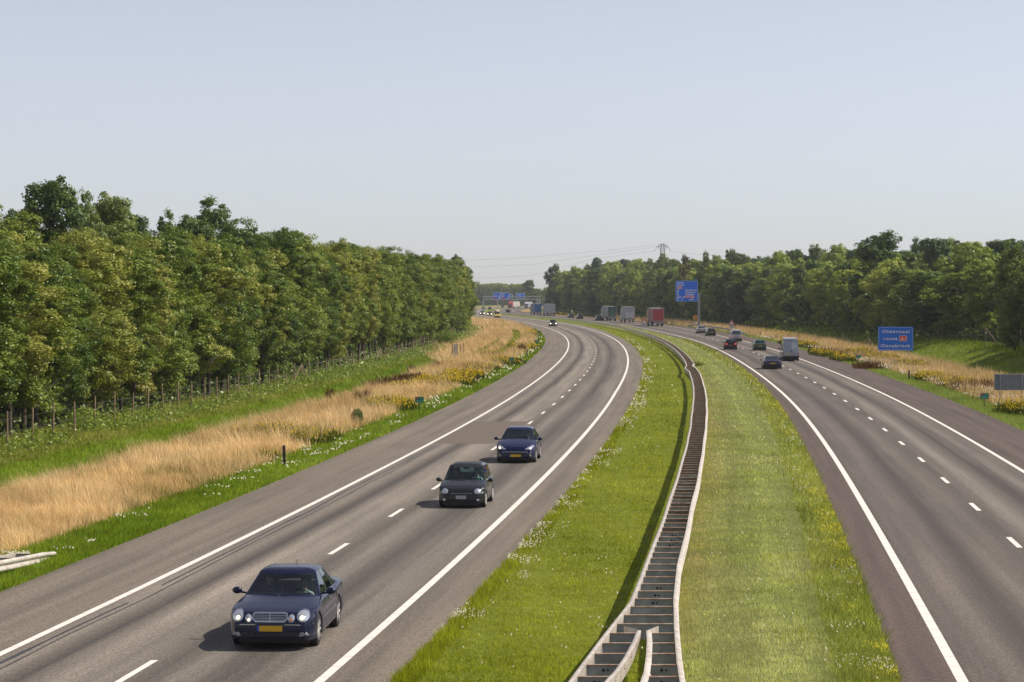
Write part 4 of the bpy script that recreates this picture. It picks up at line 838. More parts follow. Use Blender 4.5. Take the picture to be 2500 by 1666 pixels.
def cable(pts, lab):
    q = [Vector(((px - 1250) / FPX * D, D, Zp(py))) for px, py in pts]; b = MB(); P = []
    for a, c in zip(q, q[1:]):
        for k in range(8): P.append(a.lerp(c, k / 8))
    P.append(q[-1]); [b.tube(a, c, .065, n=4, cap=False) for a, c in zip(P, P[1:])]; o = b.build("power_cable", WR); tag(o, lab, "power line", "power cables strung from the pylon")
cable([(1617-15,603.5),(1500,617),(1300,645.8),(1142,653),(1000,652)], "upper thick power cable running left from the pylon across the gap between the woods")
cable([(1617-17,613),(1520,623),(1440,635),(1300,673.5),(1148,681),(1000,683)], "lowest power cable crossing the gap between the two woods")
cable([(1617+16,613),(1700,622),(1820,628),(2000,625)], "power cable leaving the pylon to the right, sinking behind the treetops")
cable([(1617-6,597),(1500,610),(1400,619),(1250,632),(1000,640)], "faint uppermost earth wire left of the pylon")
# ------------------------------------------------------------------ vehicles
TYRE = pm("tyre_rubber", (.018, .018, .018), .8); RIM = pm("alloy_rim", (.62, .60, .58), .35, metal=.25); RIMD = pm("hubcap_grey", (.34, .33, .33), .4, metal=.5)
BLACK = pm("black_trim", (.012, .012, .013), .45); INT = pm("cabin_interior", (.035, .035, .04), .85); INTG = pm("cabin_grey", (.11, .12, .12), .85)
CHROME = pm("chrome", (.62, .64, .68), .18, metal=.95); LAMPG = pm("lamp_reflector", (.52, .54, .58), .12, metal=.65, coat=1); LAMPD = pm("lamp_dull", (.30, .32, .34), .2, metal=.4)
BULB = pm("lit_headlamp", (1, .9, .7), .3, emit=(1, .80, .52), es=1.3); BULBW = pm("lit_far_headlamp", (1, .95, .85), .3, emit=(1, .88, .66), es=10)
REDL = pm("tail_lamp", (.26, .015, .015), .25, coat=.6); REDB = pm("lit_tail_lamp", (.6, .03, .03), .3, emit=(1, .10, .08), es=.6); ORL = pm("indicator_amber", (.5, .16, .03), .3)
PLY = pm("plate_yellow", (.62, .36, .01), .5); PLW = pm("plate_grey", (.36, .33, .37), .5); EUB = pm("plate_blue_band", (.02, .08, .45), .5)
GLASS = glassmat("car_glass", (.50, .62, .62), .80); GLD = pm("dark_window", (.015, .022, .028), .06, spec=.9, coat=1)
def paint(name, c, metal=0): return pm(name, c, .22, metal=metal * .5, coat=.12, spec=.3)
def ringfaces(n, m): return [(k * m + j, k * m + j + 1, (k + 1) * m + j + 1, (k + 1) * m + j) for k in range(n - 1) for j in range(m - 1)]
class Veh:
    def __init__(s, name, label, cat, S, x, y, oncoming, sc=1.0, group=None, dth=0):
        c = cl if oncoming else cr; slope = float(c(y + 8) - c(y - 8)) / 16
        s.root = empty(name, (x, y, .008), -math.atan(slope) + (0 if oncoming else math.pi) + dth, sc); tag(s.root, label, cat, group)
        s.S = S; s.P = S['paint']; s.body(); s.house(); s.wheels()
    def body(s):
        S = s.S; L, W = S['L'], S['W']; ta, tb = S['fo'], S['fo'] + S['wb']; ra = S['r'] + .055; Rr = S['r']
        ts = set(np.round(np.concatenate([np.linspace(0, L, 60), [.02, .05, .09, .14, .2, L-.02, L-.05, L-.1, L-.16], np.linspace(ta-ra, ta+ra, 17), np.linspace(tb-ra, tb+ra, 17)]), 3))
        ts = [t for t in sorted(ts) if 0 <= t <= L]; s.ts = ts
        top = S['top']; bot = S.get('bot', [(0,.25),(.12,.20),(.5,.18),(L-.6,.24),(L-.2,.32),(L,.40)])
        fz = lambda tab, t: float(np.interp(t, [q[0] for q in tab], [q[1] for q in tab]))
        cf, df, crr, dr = S.get('plan', (.22, .55, .16, .5))
        def w(t): return W / 2 * (1 - cf * max(0, 1 - t / df) ** 2.0) * (1 - crr * max(0, 1 - (L - t) / dr) ** 2.0)
        s.w = w; s.ztop = lambda t: fz(top, t); crown = S.get('crown', .055); s.zs = lambda t: fz(top, t) - crown
        lv = [0, .05, .2, .38, .56, .74, .88, .96, 1]; lx = [.955, .985, 1, 1.0, .998, .99, .97, .945, .905]
        tx = [.80, .60, .35, 0]; tz = [.55, .82, .96, 1.0]
        V = []; half = len(lv) + len(tx)
        for t in ts:
            zb = fz(bot, t)
            for c in (ta, tb):
                d = abs(t - c)
                if d < ra: zb = max(zb, Rr + math.sqrt(ra * ra - d * d))
            z1 = s.zs(t); zt = s.ztop(t); ww = w(t)
            zc = max(z1, zb + .02)
            hp = [(ww * a, zb + (zc - zb) * q) for q, a in zip(lv, lx)] + [(ww * a, zc + (zt - z1) * q) for a, q in zip(tx, tz)]
            row = [(-x, z) for x, z in hp] + [(x, z) for x, z in hp[::-1][1:]]
            V += [(x, t - L / 2, z) for x, z in row]
        m = 2 * half - 1; s.m = m; F = []; tc0, tc1 = S['cab']
        nl = len(lv)
        for k in range(len(ts) - 1):
            for j in range(m - 1):
                if tc0 < (ts[k] + ts[k + 1]) / 2 < tc1 and nl <= j <= m - 2 - nl: continue
                F.append((k * m + j, k * m + j + 1, (k + 1) * m + j + 1, (k + 1) * m + j))
        F.append(tuple(range(m - 1, -1, -1))); F.append(tuple(range((len(ts) - 1) * m, len(ts) * m)))
        o = mk("body", V, F, s.P, s.root, smooth=True); o.data.set_sharp_from_angle(angle=R(38)); s.bodyo = o
        s.bvh = BVHTree.FromPolygons([Vector(v) for v in V], F)
        b = MB(); b.box((0, 0, .36), (W * .82, L * .86, .30)); 
        for c in (ta, tb): b.box((0, c - L / 2, Rr + .04), (W * .80, 2 * ra - .02, 2 * Rr - .1))
        b.build("underbody", BLACK, s.root)
    def house(s):
        S = s.S; L = S['L']; H = S['H']; (a0, a1, b0, b1) = S['gh']; w1 = S['wr']; sides = S['sides']
        bow, bowr = S.get('bow', (.16, .12)); fr = [-1, -.94, -.7, -.35, 0, .35, .7, .94, 1]
        lev = [0, .06, .3, .6, .95, 1]; V = []; kinds = []
        segs = [0] + [q[0] for q in sides]; nside = len(sides)
        zbelt = lambda t: s.zs(min(max(t, .1), L - .08)) + S.get('beltup', 0)
        def ring(l, ins=0, dz=0):
            pts = []; ls = l ** 1.15; af, ar = a0 + (a1 - a0) * l, b0 + (b1 - b0) * l
            def wd(t): return (s.w(t) * .905 - .012) * (1 - ls) + w1 * ls
            def zz(t, l): 
                mid = (a1 + b1) / 2; hl = (b1 - a1) / 2
                ze = H - .065 - .03 * min(2, abs((t - mid) / hl)) ** 2
                return zbelt(t) * (1 - l) + ze * l
            for f in fr: t = af + bow * f * f; pts.append((f * wd(t), t, zz(t, l)))
            tf, tr = af + bow, ar - bowr
            for q in segs[1:-1]: t = tf + (tr - tf) * q; pts.append((wd(t), t, zz(t, l)))
            for f in fr[::-1]: t = ar - bowr * f * f; pts.append((f * wd(t), t, zz(t, l)))
            for q in segs[1:-1][::-1]: t = tf + (tr - tf) * q; pts.append((-wd(t), t, zz(t, l)))
            return pts
        rings = [ring(l) for l in lev]; n = len(rings[0]); base = rings[-1]; cx, ct = 0, (a1 + b1) / 2
        for sc, dz in ((.93, .028), (.75, .048), (.4, .062)): rings.append([(x * sc, ct + (t - ct) * sc, z * .0 + (z + dz) if sc > .9 else (H - .065 + dz)) for x, t, z in base])
        V = [(x, t - L / 2, z) for r in rings for x, t, z in r]; nr = len(rings)
        V.append((0, ct - L / 2, H))
        def kind(j):
            if j < 8: return 'W' if 1 <= j <= 6 else 'p'
            if j < 8 + nside: return sides[j - 8][1]
            if j < 16 + nside: 
                q = j - 8 - nside; return ('R' if 1 <= q <= 6 else 'p') if S.get('rearglass', True) else 'p'
            return sides[nside - 1 - (j - 16 - nside)][1]
        FP, FB = [], []; G_ = {}
        for k in range(nr - 1):
            for j in range(n):
                f = (k * n + j, k * n + (j + 1) % n, (k + 1) * n + (j + 1) % n, (k + 1) * n + j); kd = kind(j)
                if k in (1, 2, 3) and kd in 'WRgd': G_.setdefault((kd, j if kd in 'gd' else -1), []).append(f)
                elif kd == 'b' and k < 4: FB.append(f)
                else: FP.append(f)
        FP += [((nr - 1) * n + j, (nr - 1) * n + (j + 1) % n, nr * n) for j in range(n)]
        o = mk("roof_and_pillars", V, FP + FB, [s.P, BLACK], s.root, smooth=True, mi=[0] * len(FP) + [1] * len(FB)); o.data.set_sharp_from_angle(angle=R(40))
        s.gbvh = BVHTree.FromPolygons([Vector(v) for v in V], FP + FB + [f for q in G_.values() for f in q])
        for (kd, j), fs in G_.items():
            ids = sorted({i for f in fs for i in f}); mp = {i: q for q, i in enumerate(ids)}
            nm = {'W': 'windscreen', 'R': 'rear_window', 'g': 'side_window', 'd': 'side_window'}[kd]
            mk(nm, [V[i] for i in ids], [tuple(mp[i] for i in f) for f in fs], S.get('glass', GLASS) if kd != 'd' else GLD, s.root, smooth=True)
        if S.get('interior', True):
            b = MB(); W = S['W']; zf = .42
            b.box((0, (a0 + b0) / 2 - L / 2, zf), (W * .8, (b0 - a0) * .95, .1)); zc = s.zs(a0 + .3)
            b.box((0, a0 + .42 - L / 2, zc - .16), (W * .80, .42, .26)); 
            b.box((0, b0 - .25 - L / 2, s.zs(b0 - .3) - .07), (W * .78, .4, .05)); b.build("dashboard", INT, s.root)
            for sx in (-1, 1):
                b = MB(); y = S['seat'] - L / 2; b.box((sx * .37, y, .58), (.48, .5, .18)); q = Matrix.Rotation(R(-14), 3, 'X'); b.box((sx * .37, y + .30, .86), (.46, .12, .52), M=q); b.box((sx * .37, y + .38, 1.18), (.24, .09, .16), M=q); b.build("seat", INTG, s.root)
            b = MB(); y = S['seat'] + .85 - L / 2; b.box((0, y + .3, .82), (W * .66, .14, .45)); b.build("rear_bench", INTG, s.root)
            b = MB(); V = []; c = Vector((.37, S['seat'] - .42 - L / 2, .93)); q = Matrix.Rotation(R(25), 3, 'X')
            for k in range(18): a = k / 18 * 6.2832; a2 = (k + 1) / 18 * 6.2832; b.tube(c + q @ Vector((.18 * math.cos(a), 0, .18 * math.sin(a))), c + q @ Vector((.18 * math.cos(a2), 0, .18 * math.sin(a2))), .014, n=5, cap=False)
            b.bar(c + q @ Vector((-.17, 0, 0)), c + q @ Vector((.17, 0, 0)), .03); b.build("steering_wheel", BLACK, s.root)
            b = MB(); b.box((0, a1 + .12 - L / 2, H - .16), (.20, .03, .06)); b.build("rear_view_mirror", BLACK, s.root)
    def wheels(s):
        S = s.S; L = S['L']; r = S['r']
        for c in (S['fo'], S['fo'] + S['wb']):
            for sx in (-1, 1):
                x = sx * (S['W'] / 2 - .115); e = MB(); wd = .10
                e.lathe([(-wd, r * .62), (-wd, r * .9), (-wd * .8, r), (wd * .8, r), (wd, r * .92), (wd * .95, r * .66)], 24)
                o = e.build("wheel", TYRE, s.root, smooth=False); o.location = (x, c - L / 2, r)
                b = MB(); q = sx * wd * .86; b.lathe([(q, r * .70), (q * 1.04, r * .66), (q * .7, r * .60), (q * .25, r * .56), (q * .2, .02)], 24, i=1)
                b.lathe([(q * 1.02, r * .70), (q * 1.06, r * .65)], 24, i=0); ns = S.get('spokes', 7)
                for k in range(ns):
                    a = k / ns * 6.2832; b.bar((q * .92, .03 * math.cos(a), .03 * math.sin(a)), (q * .96, r * .66 * math.cos(a), r * .66 * math.sin(a)), .03 if ns > 6 else .055, .055 if ns > 6 else .09)
                b.tube((q * .6, 0, 0), (q * .98, 0, 0), .045, n=10); b.build("rim", [S.get('rim', RIM), BLACK], o)
    dz = 0
    def cast(s, u, v, ax, bvh=None):
        B = bvh or s.bvh
        if ax == 'f': o, d = Vector((u, -9, v)), Vector((0, 1, 0))
        elif ax == 'r': o, d = Vector((u, 9, v)), Vector((0, -1, 0))
        elif ax == 'R': o, d = Vector((4, u, v)), Vector((-1, 0, 0))
        elif ax == 'L': o, d = Vector((-4, u, v)), Vector((1, 0, 0))
        else: o, d = Vector((u, v, 5)), Vector((0, 0, -1))
        h = B.ray_cast(o, d); return (h[0], -d) if h[0] else (None, -d)
    def patch(s, b, poly, ax, offv=.006, bulge=0, i=0, bvh=None, sub=3, edge=2):
        P = []
        for k in range(len(poly)):
            for e in range(edge): t = e / edge; P.append((poly[k][0] * (1 - t) + poly[(k + 1) % len(poly)][0] * t, poly[k][1] * (1 - t) + poly[(k + 1) % len(poly)][1] * t))
        cx = sum(p[0] for p in P) / len(P); cz = sum(p[1] for p in P) / len(P); V = []; n = len(P); last = None
        for r in range(sub + 1):
            sc = 1 - r / sub
            for p in (P if r < sub else [(cx, cz)]):
                u, v = cx + (p[0] - cx) * sc, cz + (p[1] - cz) * sc + (s.dz if ax == 'f' else 0); h, d = s.cast(u, v, ax, bvh)
                if h is None: h = last or Vector((0, 0, 0))
                last = h; V.append(h + d * (offv + bulge * (1 - sc * sc)))
        F = [(r * n + k, r * n + (k + 1) % n, (r + 1) * n + (k + 1) % n, (r + 1) * n + k) for r in range(sub - 1) for k in range(n)] + [((sub - 1) * n + k, (sub - 1) * n + (k + 1) % n, sub * n) for k in range(n)]
        b.add(V, F, i)
    def part(s, nm, poly, ax, mat, parent=None, **kw):
        b = MB(); s.patch(b, poly, ax, **kw); return b.build(nm, mat, parent or s.root, smooth=True)
    def mirrors(s, t, z, mat=None, wd=.11):
        for sx in (-1, 1):
            b = MB(); x = s.w(t) + .10; b.ell((sx * x, t - s.S['L'] / 2, z), (wd, .07, .075), 10, 6); b.bar((sx * (x - .2), t - s.S['L'] / 2 + .02, z - .05), (sx * x, t - s.S['L'] / 2, z - .03), .05, .04); b.build("side_mirror", mat or s.P, s.root, smooth=True)
    def plate_(s, ax, z, mat, wd=.52, h=.11, blue=True, depth=None):
        L = s.S['L']; sg = -1 if ax == 'f' else 1; hh = s.cast(0, z, ax)[0]; y = (hh.y if hh else sg * L / 2) + sg * .02
        b = MB(); b.box((0, y, z), (wd, .02, h)); b.build("number_plate", mat, s.root)
        if blue: b = MB(); b.box((-sg * -wd / 2 * 1.0 if ax == 'f' else wd / 2, y + sg * .001, z), (.04, .022, h)); o = b.build("plate_band", EUB, s.root); o.location.x = (-wd) if ax == 'f' else 0; o.location.x = 0 if ax == 'r' else (-wd / 2 - abs(wd / 2)) + 0 * 1
    def lines(s, ts_, z0, z1):
        for sx, ax in ((-1, 'L'), (1, 'R')):
            for t in ts_:
                u = t - s.S['L'] / 2; s.part("door_gap", [(u - .006, z0), (u + .006, z0), (u + .006, z1), (u - .006, z1)], ax, BLACK, offv=.002, sub=1, edge=4)
def oval(cx, cz, rx, rz, n=12, tilt=0):
    return [(cx + rx * math.cos(a) * math.cos(tilt) - rz * math.sin(a) * math.sin(tilt), cz + rx * math.cos(a) * math.sin(tilt) + rz * math.sin(a) * math.cos(tilt)) for a in [k / n * 6.2832 for k in range(n)]]
def mirr(P): return [(-x, z) for x, z in P]
SKIN = pm("skin", (.42, .26, .19), .6); HAIR = pm("grey_brown_hair", (.10, .08, .06), .8)
def person(v, sx, label, shirt, hair=HAIR, group=None, wheel=True):
    """seated figure: one skinned body, hair as a child; hands on the wheel for the driver"""
    me = bpy.data.meshes.new("person"); hx = .16 if wheel else .12; hy, hz = (-.40, .36) if wheel else (-.28, .10)
    P = [((0,0,0),.15),((0,.05,.28),.145),((0,.07,.47),.12),((0,.05,.56),.052),((0,.025,.64),.075),((0,.03,.74),.082),((0,.04,.80),.05),((0,-.055,.69),.03),
         ((.18,.07,.46),.062),((.25,-.08,.24),.046),((hx,hy+.05,hz-.02),.032),((hx-.01,hy-.03,hz+.03),.034),((-.18,.07,.46),.062),((-.25,-.08,.24),.046),((-hx,hy+.05,hz-.02),.032),((-hx+.01,hy-.03,hz+.03),.034),
         ((.10,-.08,-.02),.085),((.14,-.46,.06),.062),((.13,-.72,-.18),.045),((.13,-.84,-.20),.04),((-.10,-.08,-.02),.085),((-.14,-.46,.06),.062),((-.13,-.72,-.18),.045),((-.13,-.84,-.20),.04)]
    E = [(0,1),(1,2),(2,3),(3,4),(4,5),(5,6),(4,7),(2,8),(8,9),(9,10),(10,11),(2,12),(12,13),(13,14),(14,15),(0,16),(16,17),(17,18),(18,19),(0,20),(20,21),(21,22),(22,23)]
    me.from_pydata([p[0] for p in P], E, []); o = bpy.data.objects.new("person", me); COL.objects.link(o); o.modifiers.new("s", 'SKIN'); o.modifiers.new("u", 'SUBSURF').levels = 2
    for k, p in enumerate(P): me.skin_vertices[0].data[k].radius = (p[1], p[1] * (.8 if k in (1, 2) else 1))
    me.skin_vertices[0].data[0].use_root = True
    m2 = bpy.data.meshes.new_from_object(o.evaluated_get(bpy.context.evaluated_depsgraph_get())); bpy.data.objects.remove(o)
    for m in (shirt, SKIN, INT): m2.materials.append(m)
    for p in m2.polygons: c = p.center; p.material_index = 1 if (c.z > .54 or c.y < -.2 and c.z > .08 + (0 if wheel else -.02) and abs(c.x) < .3 and not (c.z < .14)) else 2 if c.z < .1 else 0; p.use_smooth = True
    o = bpy.data.objects.new("person", m2); COL.objects.link(o); tag(o, label, "person", group)
    b = MB(); b.ell((0, .05, .755), (.088, .098, .085), 12, 8); h = b.build("hair", hair, o, smooth=True)
    for vt in h.data.vertices:
        if vt.co.y < -.01 and vt.co.z < .77: vt.co.y = .0
    S = v.S; loc = v.root.matrix_basis @ Vector((sx * .37, S['seat'] + .02 - S['L'] / 2, .47)); o.location = loc; o.rotation_euler = v.root.rotation_euler
    o.scale = (.93,) * 3
    return o
SIDES4 = [(.05,'p'),(.36,'g'),(.41,'b'),(.74,'g'),(.78,'b'),(.90,'g'),(1,'p')]
SIDES3 = [(.05,'p'),(.50,'g'),(.56,'b'),(.88,'g'),(1,'p')]
# --- dark blue saloon with four oval lamps
NAVY = paint("navy_metallic", (.006, .009, .034)); 
S = dict(L=4.82, W=1.82, H=1.455, wb=2.854, fo=.86, r=.325, paint=NAVY, cab=(1.55, 3.95), gh=(1.36, 2.12, 4.05, 3.35), wr=.60, sides=SIDES4, seat=2.15, bow=(.20, .14), beltup=-.005,
         top=[(0,.60),(.03,.70),(.10,.785),(.3,.835),(.8,.92),(1.35,.99),(1.7,1.0),(3.6,1.03),(4.0,1.05),(4.6,1.03),(4.75,.98),(4.82,.80)], plan=(.20,.65,.15,.5), crown=.075, spokes=8)
ax_, ay_ = G(683, 1572.5); y0 = ay_ + (2.41 - .86) - .25
v = Veh("saloon_car", "dark navy saloon with four oval headlamps and chrome grille, nearest to the camera", "car", S, ax_ + .06, y0, True)
v.root.rotation_euler.z = -math.atan(.07); v.dz = .05
for sg in (1, -1):
    f = (lambda P: P) if sg > 0 else mirr
    for (cx, cz, rx, rz, tl, nm) in ((.675, .655, .125, .118, -.35, "headlight"), (.445, .615, .072, .085, -.2, "inner_headlight")):
        P = oval(cx, cz, rx, rz, 14, tl)
        o = v.part(nm, f(P), 'f', CHROME, offv=.006, bulge=.0); v.part("lens", f(oval(cx, cz, rx * .88, rz * .88, 14, tl)), 'f', LAMPG, parent=o, offv=.010, bulge=.03)
        v.part("bulb", f(oval(cx - .01, cz - .03, rx * .40, rz * .38, 10, tl)), 'f', BULB if sg < 0 or nm == "headlight" else ORL, parent=o, offv=.042, bulge=.01)
    v.part("fog_lamp", f([(.60,.245),(.80,.255),(.76,.335),(.63,.325)]), 'f', LAMPD, offv=.006)
    v.part("bumper_strip", f([(.30,.475),(.86,.47),(.86,.492),(.30,.495)]), 'f', CHROME, offv=.012, edge=6, sub=1)
    v.part("air_intake", f([(.30,.24),(.58,.24),(.60,.33),(.32,.33)]), 'f', BLACK, offv=.003)
gp = [(-.30,.535),(.30,.535),(.375,.60),(.36,.715),(.30,.735),(-.30,.735),(-.36,.715),(-.375,.60)]
o = v.part("grille", gp, 'f', CHROME, offv=.012); v.part("grille_mesh", [(x * .92, .635 + (z - .635) * .80) for x, z in gp], 'f', BLACK, parent=o, offv=.018)
for k in range(5): z = .568 + .033 * k; v.part("grille_bar", [(-.335, z), (.335, z), (.335, z + .011), (-.335, z + .011)], 'f', CHROME, parent=o, offv=.026, edge=6, sub=1)
v.part("grille_bar", [(-.010, .56), (.010, .56), (.010, .72), (-.010, .72)], 'f', CHROME, parent=o, offv=.028, edge=3, sub=1)
v.part("air_intake", [(-.28,.235),(.28,.235),(.28,.30),(-.28,.30)], 'f', BLACK, offv=.003)
def fplate(v, z, mat, wd=.52, h=.115, band=True, ax='f', xo=0):
    sg = -1 if ax == 'f' else 1; hh = v.cast(0, z, ax)[0]; hh2 = v.cast(0, z + h / 2, ax)[0]; y = (hh.y if hh else sg * v.S['L'] / 2) + sg * .022
    b = MB(); b.box((xo, y, z), (wd, .02, h)); o = b.build("number_plate", mat, v.root)
    if band: b = MB(); b.box((xo + (-wd / 2 + .02) * (1 if ax == 'f' else -1), y + sg * .002, z), (.045, .02, h + .001)); b.build("plate_band", EUB, o)
v.dz = 0; fplate(v, .455, PLY); v.mirrors(1.78, 1.02); v.lines((1.42, 2.52, 3.52), .30, .93)
for ax in 'LR':
    sx = 1 if ax == 'R' else -1; L2 = 2.41
    v.part("side_strip", [(1.3 - L2, .52), (3.45 - L2, .545), (3.45 - L2, .565), (1.3 - L2, .54)], ax, CHROME, offv=.006, edge=8, sub=1)
    v.part("sill_strip", [(1.3 - L2, .28), (3.35 - L2, .28), (3.35 - L2, .292), (1.3 - L2, .292)], ax, CHROME, offv=.004, edge=8, sub=1)
    for t in (2.40, 3.40): v.part("door_handle", [(t - L2 - .10, .80), (t - L2 + .06, .80), (t - L2 + .06, .825), (t - L2 - .10, .825)], ax, CHROME, offv=.025, edge=2)
b = MB(); b.bar((.0, 1.28 - 2.41, 1.0), (.62, 1.44 - 2.41, 1.01), .02); b.bar((-.05, 1.30 - 2.41, 1.0), (-.62, 1.46 - 2.41, 1.01), .02); b.build("wiper", BLACK, v.root)
b = MB(); b.bar((.05, 3.1 - 2.41, 1.44), (.05, 3.25 - 2.41, 1.52), .012); b.build("antenna", BLACK, v.root)
SHW = pm("white_shirt", (.72, .70, .64), .8); SHG = pm("grey_top", (.10, .11, .13), .8); SHD = pm("dark_top", (.04, .045, .06), .8)
person(v, 1, "driver in a white shirt with dark tie strap at the wheel of the navy saloon", SHW)
person(v, -1, "front passenger in grey with fair hair in the navy saloon", SHG, pm("fair_hair", (.45, .40, .33), .8), wheel=False)
# --- small black-grey hatchback with round lamps
ANTH = paint("anthracite_paint", (.018, .021, .025), .25)
S = dict(L=3.43, W=1.63, H=1.43, wb=2.345, fo=.56, r=.275, paint=ANTH, cab=(.95, 3.1), gh=(.86, 1.52, 3.32, 3.02), wr=.59, sides=SIDES3, seat=1.55, bow=(.20, .10),
         top=[(0,.50),(.03,.60),(.10,.68),(.3,.77),(.6,.85),(.9,.915),(1.3,.94),(3.2,.97),(3.38,.93),(3.43,.8)], plan=(.24,.5,.14,.4), crown=.06, spokes=6, glass=glassmat("green_tinted_glass", (.42, .62, .60), .80))
x_, y_ = G(1130.5, 1239); v = Veh("hatchback", "small dark grey hatchback with round headlamps, middle one of the three near cars", "car", S, x_ + .1, y_ + 1.715 - .56, True)
for f in ((lambda P: P), mirr):
    o = v.part("headlight", f(oval(.56,.585,.115,.095,14,.1)), 'f', CHROME, offv=.005); v.part("lens", f(oval(.56,.585,.10,.083,14,.1)), 'f', LAMPG, parent=o, offv=.010, bulge=.035)
    v.part("indicator", f([(.68,.50),(.76,.51),(.76,.56),(.66,.55)]), 'f', LAMPD, offv=.008)
    v.part("fog_lamp", f(oval(.585,.285,.05,.05)), 'f', LAMPG, offv=.02, bulge=.01)
v.part("bumper", [(-.78,.24),(.78,.24),(.80,.46),(.4,.47),(-.4,.47),(-.80,.46)], 'f', pm("plastic_bumper", (.03, .032, .034), .6), offv=.012, edge=6)
v.part("grille", [(-.34,.475),(.34,.475),(.36,.505),(-.36,.505)], 'f', BLACK, offv=.016, edge=5); v.part("grille_lip", [(-.37,.507),(.37,.507),(.37,.520),(-.37,.520)], 'f', LAMPD, offv=.018, edge=5, sub=1)
v.part("roof_panel", [(-.47,-.02),(.47,-.02),(.47,.85),(-.47,.85)], 't', BLACK, offv=.012, bvh=v.gbvh, edge=5)
fplate(v, .375, PLW, .36, .12, False); v.mirrors(1.15, .90, BLACK, .10); v.lines((1.05, 2.25), .28, .88)
for k in range(3): v.part("bonnet_vent", [(-.52 + .085 * k, .70 - 1.715), (-.46 + .085 * k, .70 - 1.715), (-.46 + .085 * k, .74 - 1.715), (-.52 + .085 * k, .74 - 1.715)], 't', BLACK, offv=.004, sub=1)
b = MB(); b.bar((.05, .86 - 1.715, .935), (-.5, .97 - 1.715, .96), .02); b.build("wiper", BLACK, v.root)
person(v, 1, "driver with pale shirt behind the wheel of the small dark grey hatchback", SHW); person(v, -1, "dim figure in the passenger seat of the small dark grey hatchback", SHD, wheel=False)
# --- blue hatchback with swept lamps
ROYAL = paint("royal_blue_metallic", (.004, .007, .042))
S = dict(L=4.03, W=1.75, H=1.47, wb=2.54, fo=.83, r=.31, paint=ROYAL, cab=(1.35, 3.65), gh=(1.12, 1.95, 3.92, 3.45), wr=.57, sides=SIDES3, seat=1.95, bow=(.22, .12),
         top=[(0,.50),(.04,.62),(.14,.70),(.4,.80),(.8,.91),(1.2,.99),(1.6,1.0),(3.7,1.04),(3.95,.98),(4.03,.8)], plan=(.26,.7,.14,.45), crown=.075, spokes=9)
x_, y_ = G(1262, 1129); v = Veh("hatchback", "bright dark-blue hatchback with one headlamp glaring, farthest of the three near cars", "car", S, x_ + .1, y_ + 2.015 - .83, True)
for sg, f in ((1, lambda P: P), (-1, mirr)):
    P = [(.40,.60),(.62,.60),(.78,.66),(.80,.76),(.70,.78),(.52,.68)]; o = v.part("headlight", f(P), 'f', LAMPG, offv=.008, bulge=.02)
    if sg < 0: v.part("bulb", f(oval(.70,.66,.055,.05)), 'f', BULB, parent=o, offv=.04, bulge=.01)
    v.part("fog_lamp", f(oval(.66,.34,.045,.04)), 'f', LAMPD, offv=.006)
    v.part("bumper_strip", f([(.52,.44),(.83,.46),(.83,.475),(.52,.455)]), 'f', CHROME, offv=.008, edge=5, sub=1)
v.part("grille", [(-.42,.36),(.42,.36),(.54,.48),(-.54,.48)], 'f', BLACK, offv=.005, edge=4); v.part("grille_trim", [(-.56,.485),(.56,.485),(.56,.502),(-.56,.502)], 'f', CHROME, offv=.012, edge=6, sub=1)
fplate(v, .33, PLY, .50, .11); v.mirrors(1.55, .99); v.lines((1.35, 2.75), .3, .93)
person(v, 1, "driver behind the wheel of the blue hatchback, arm catching the sun", SHD)
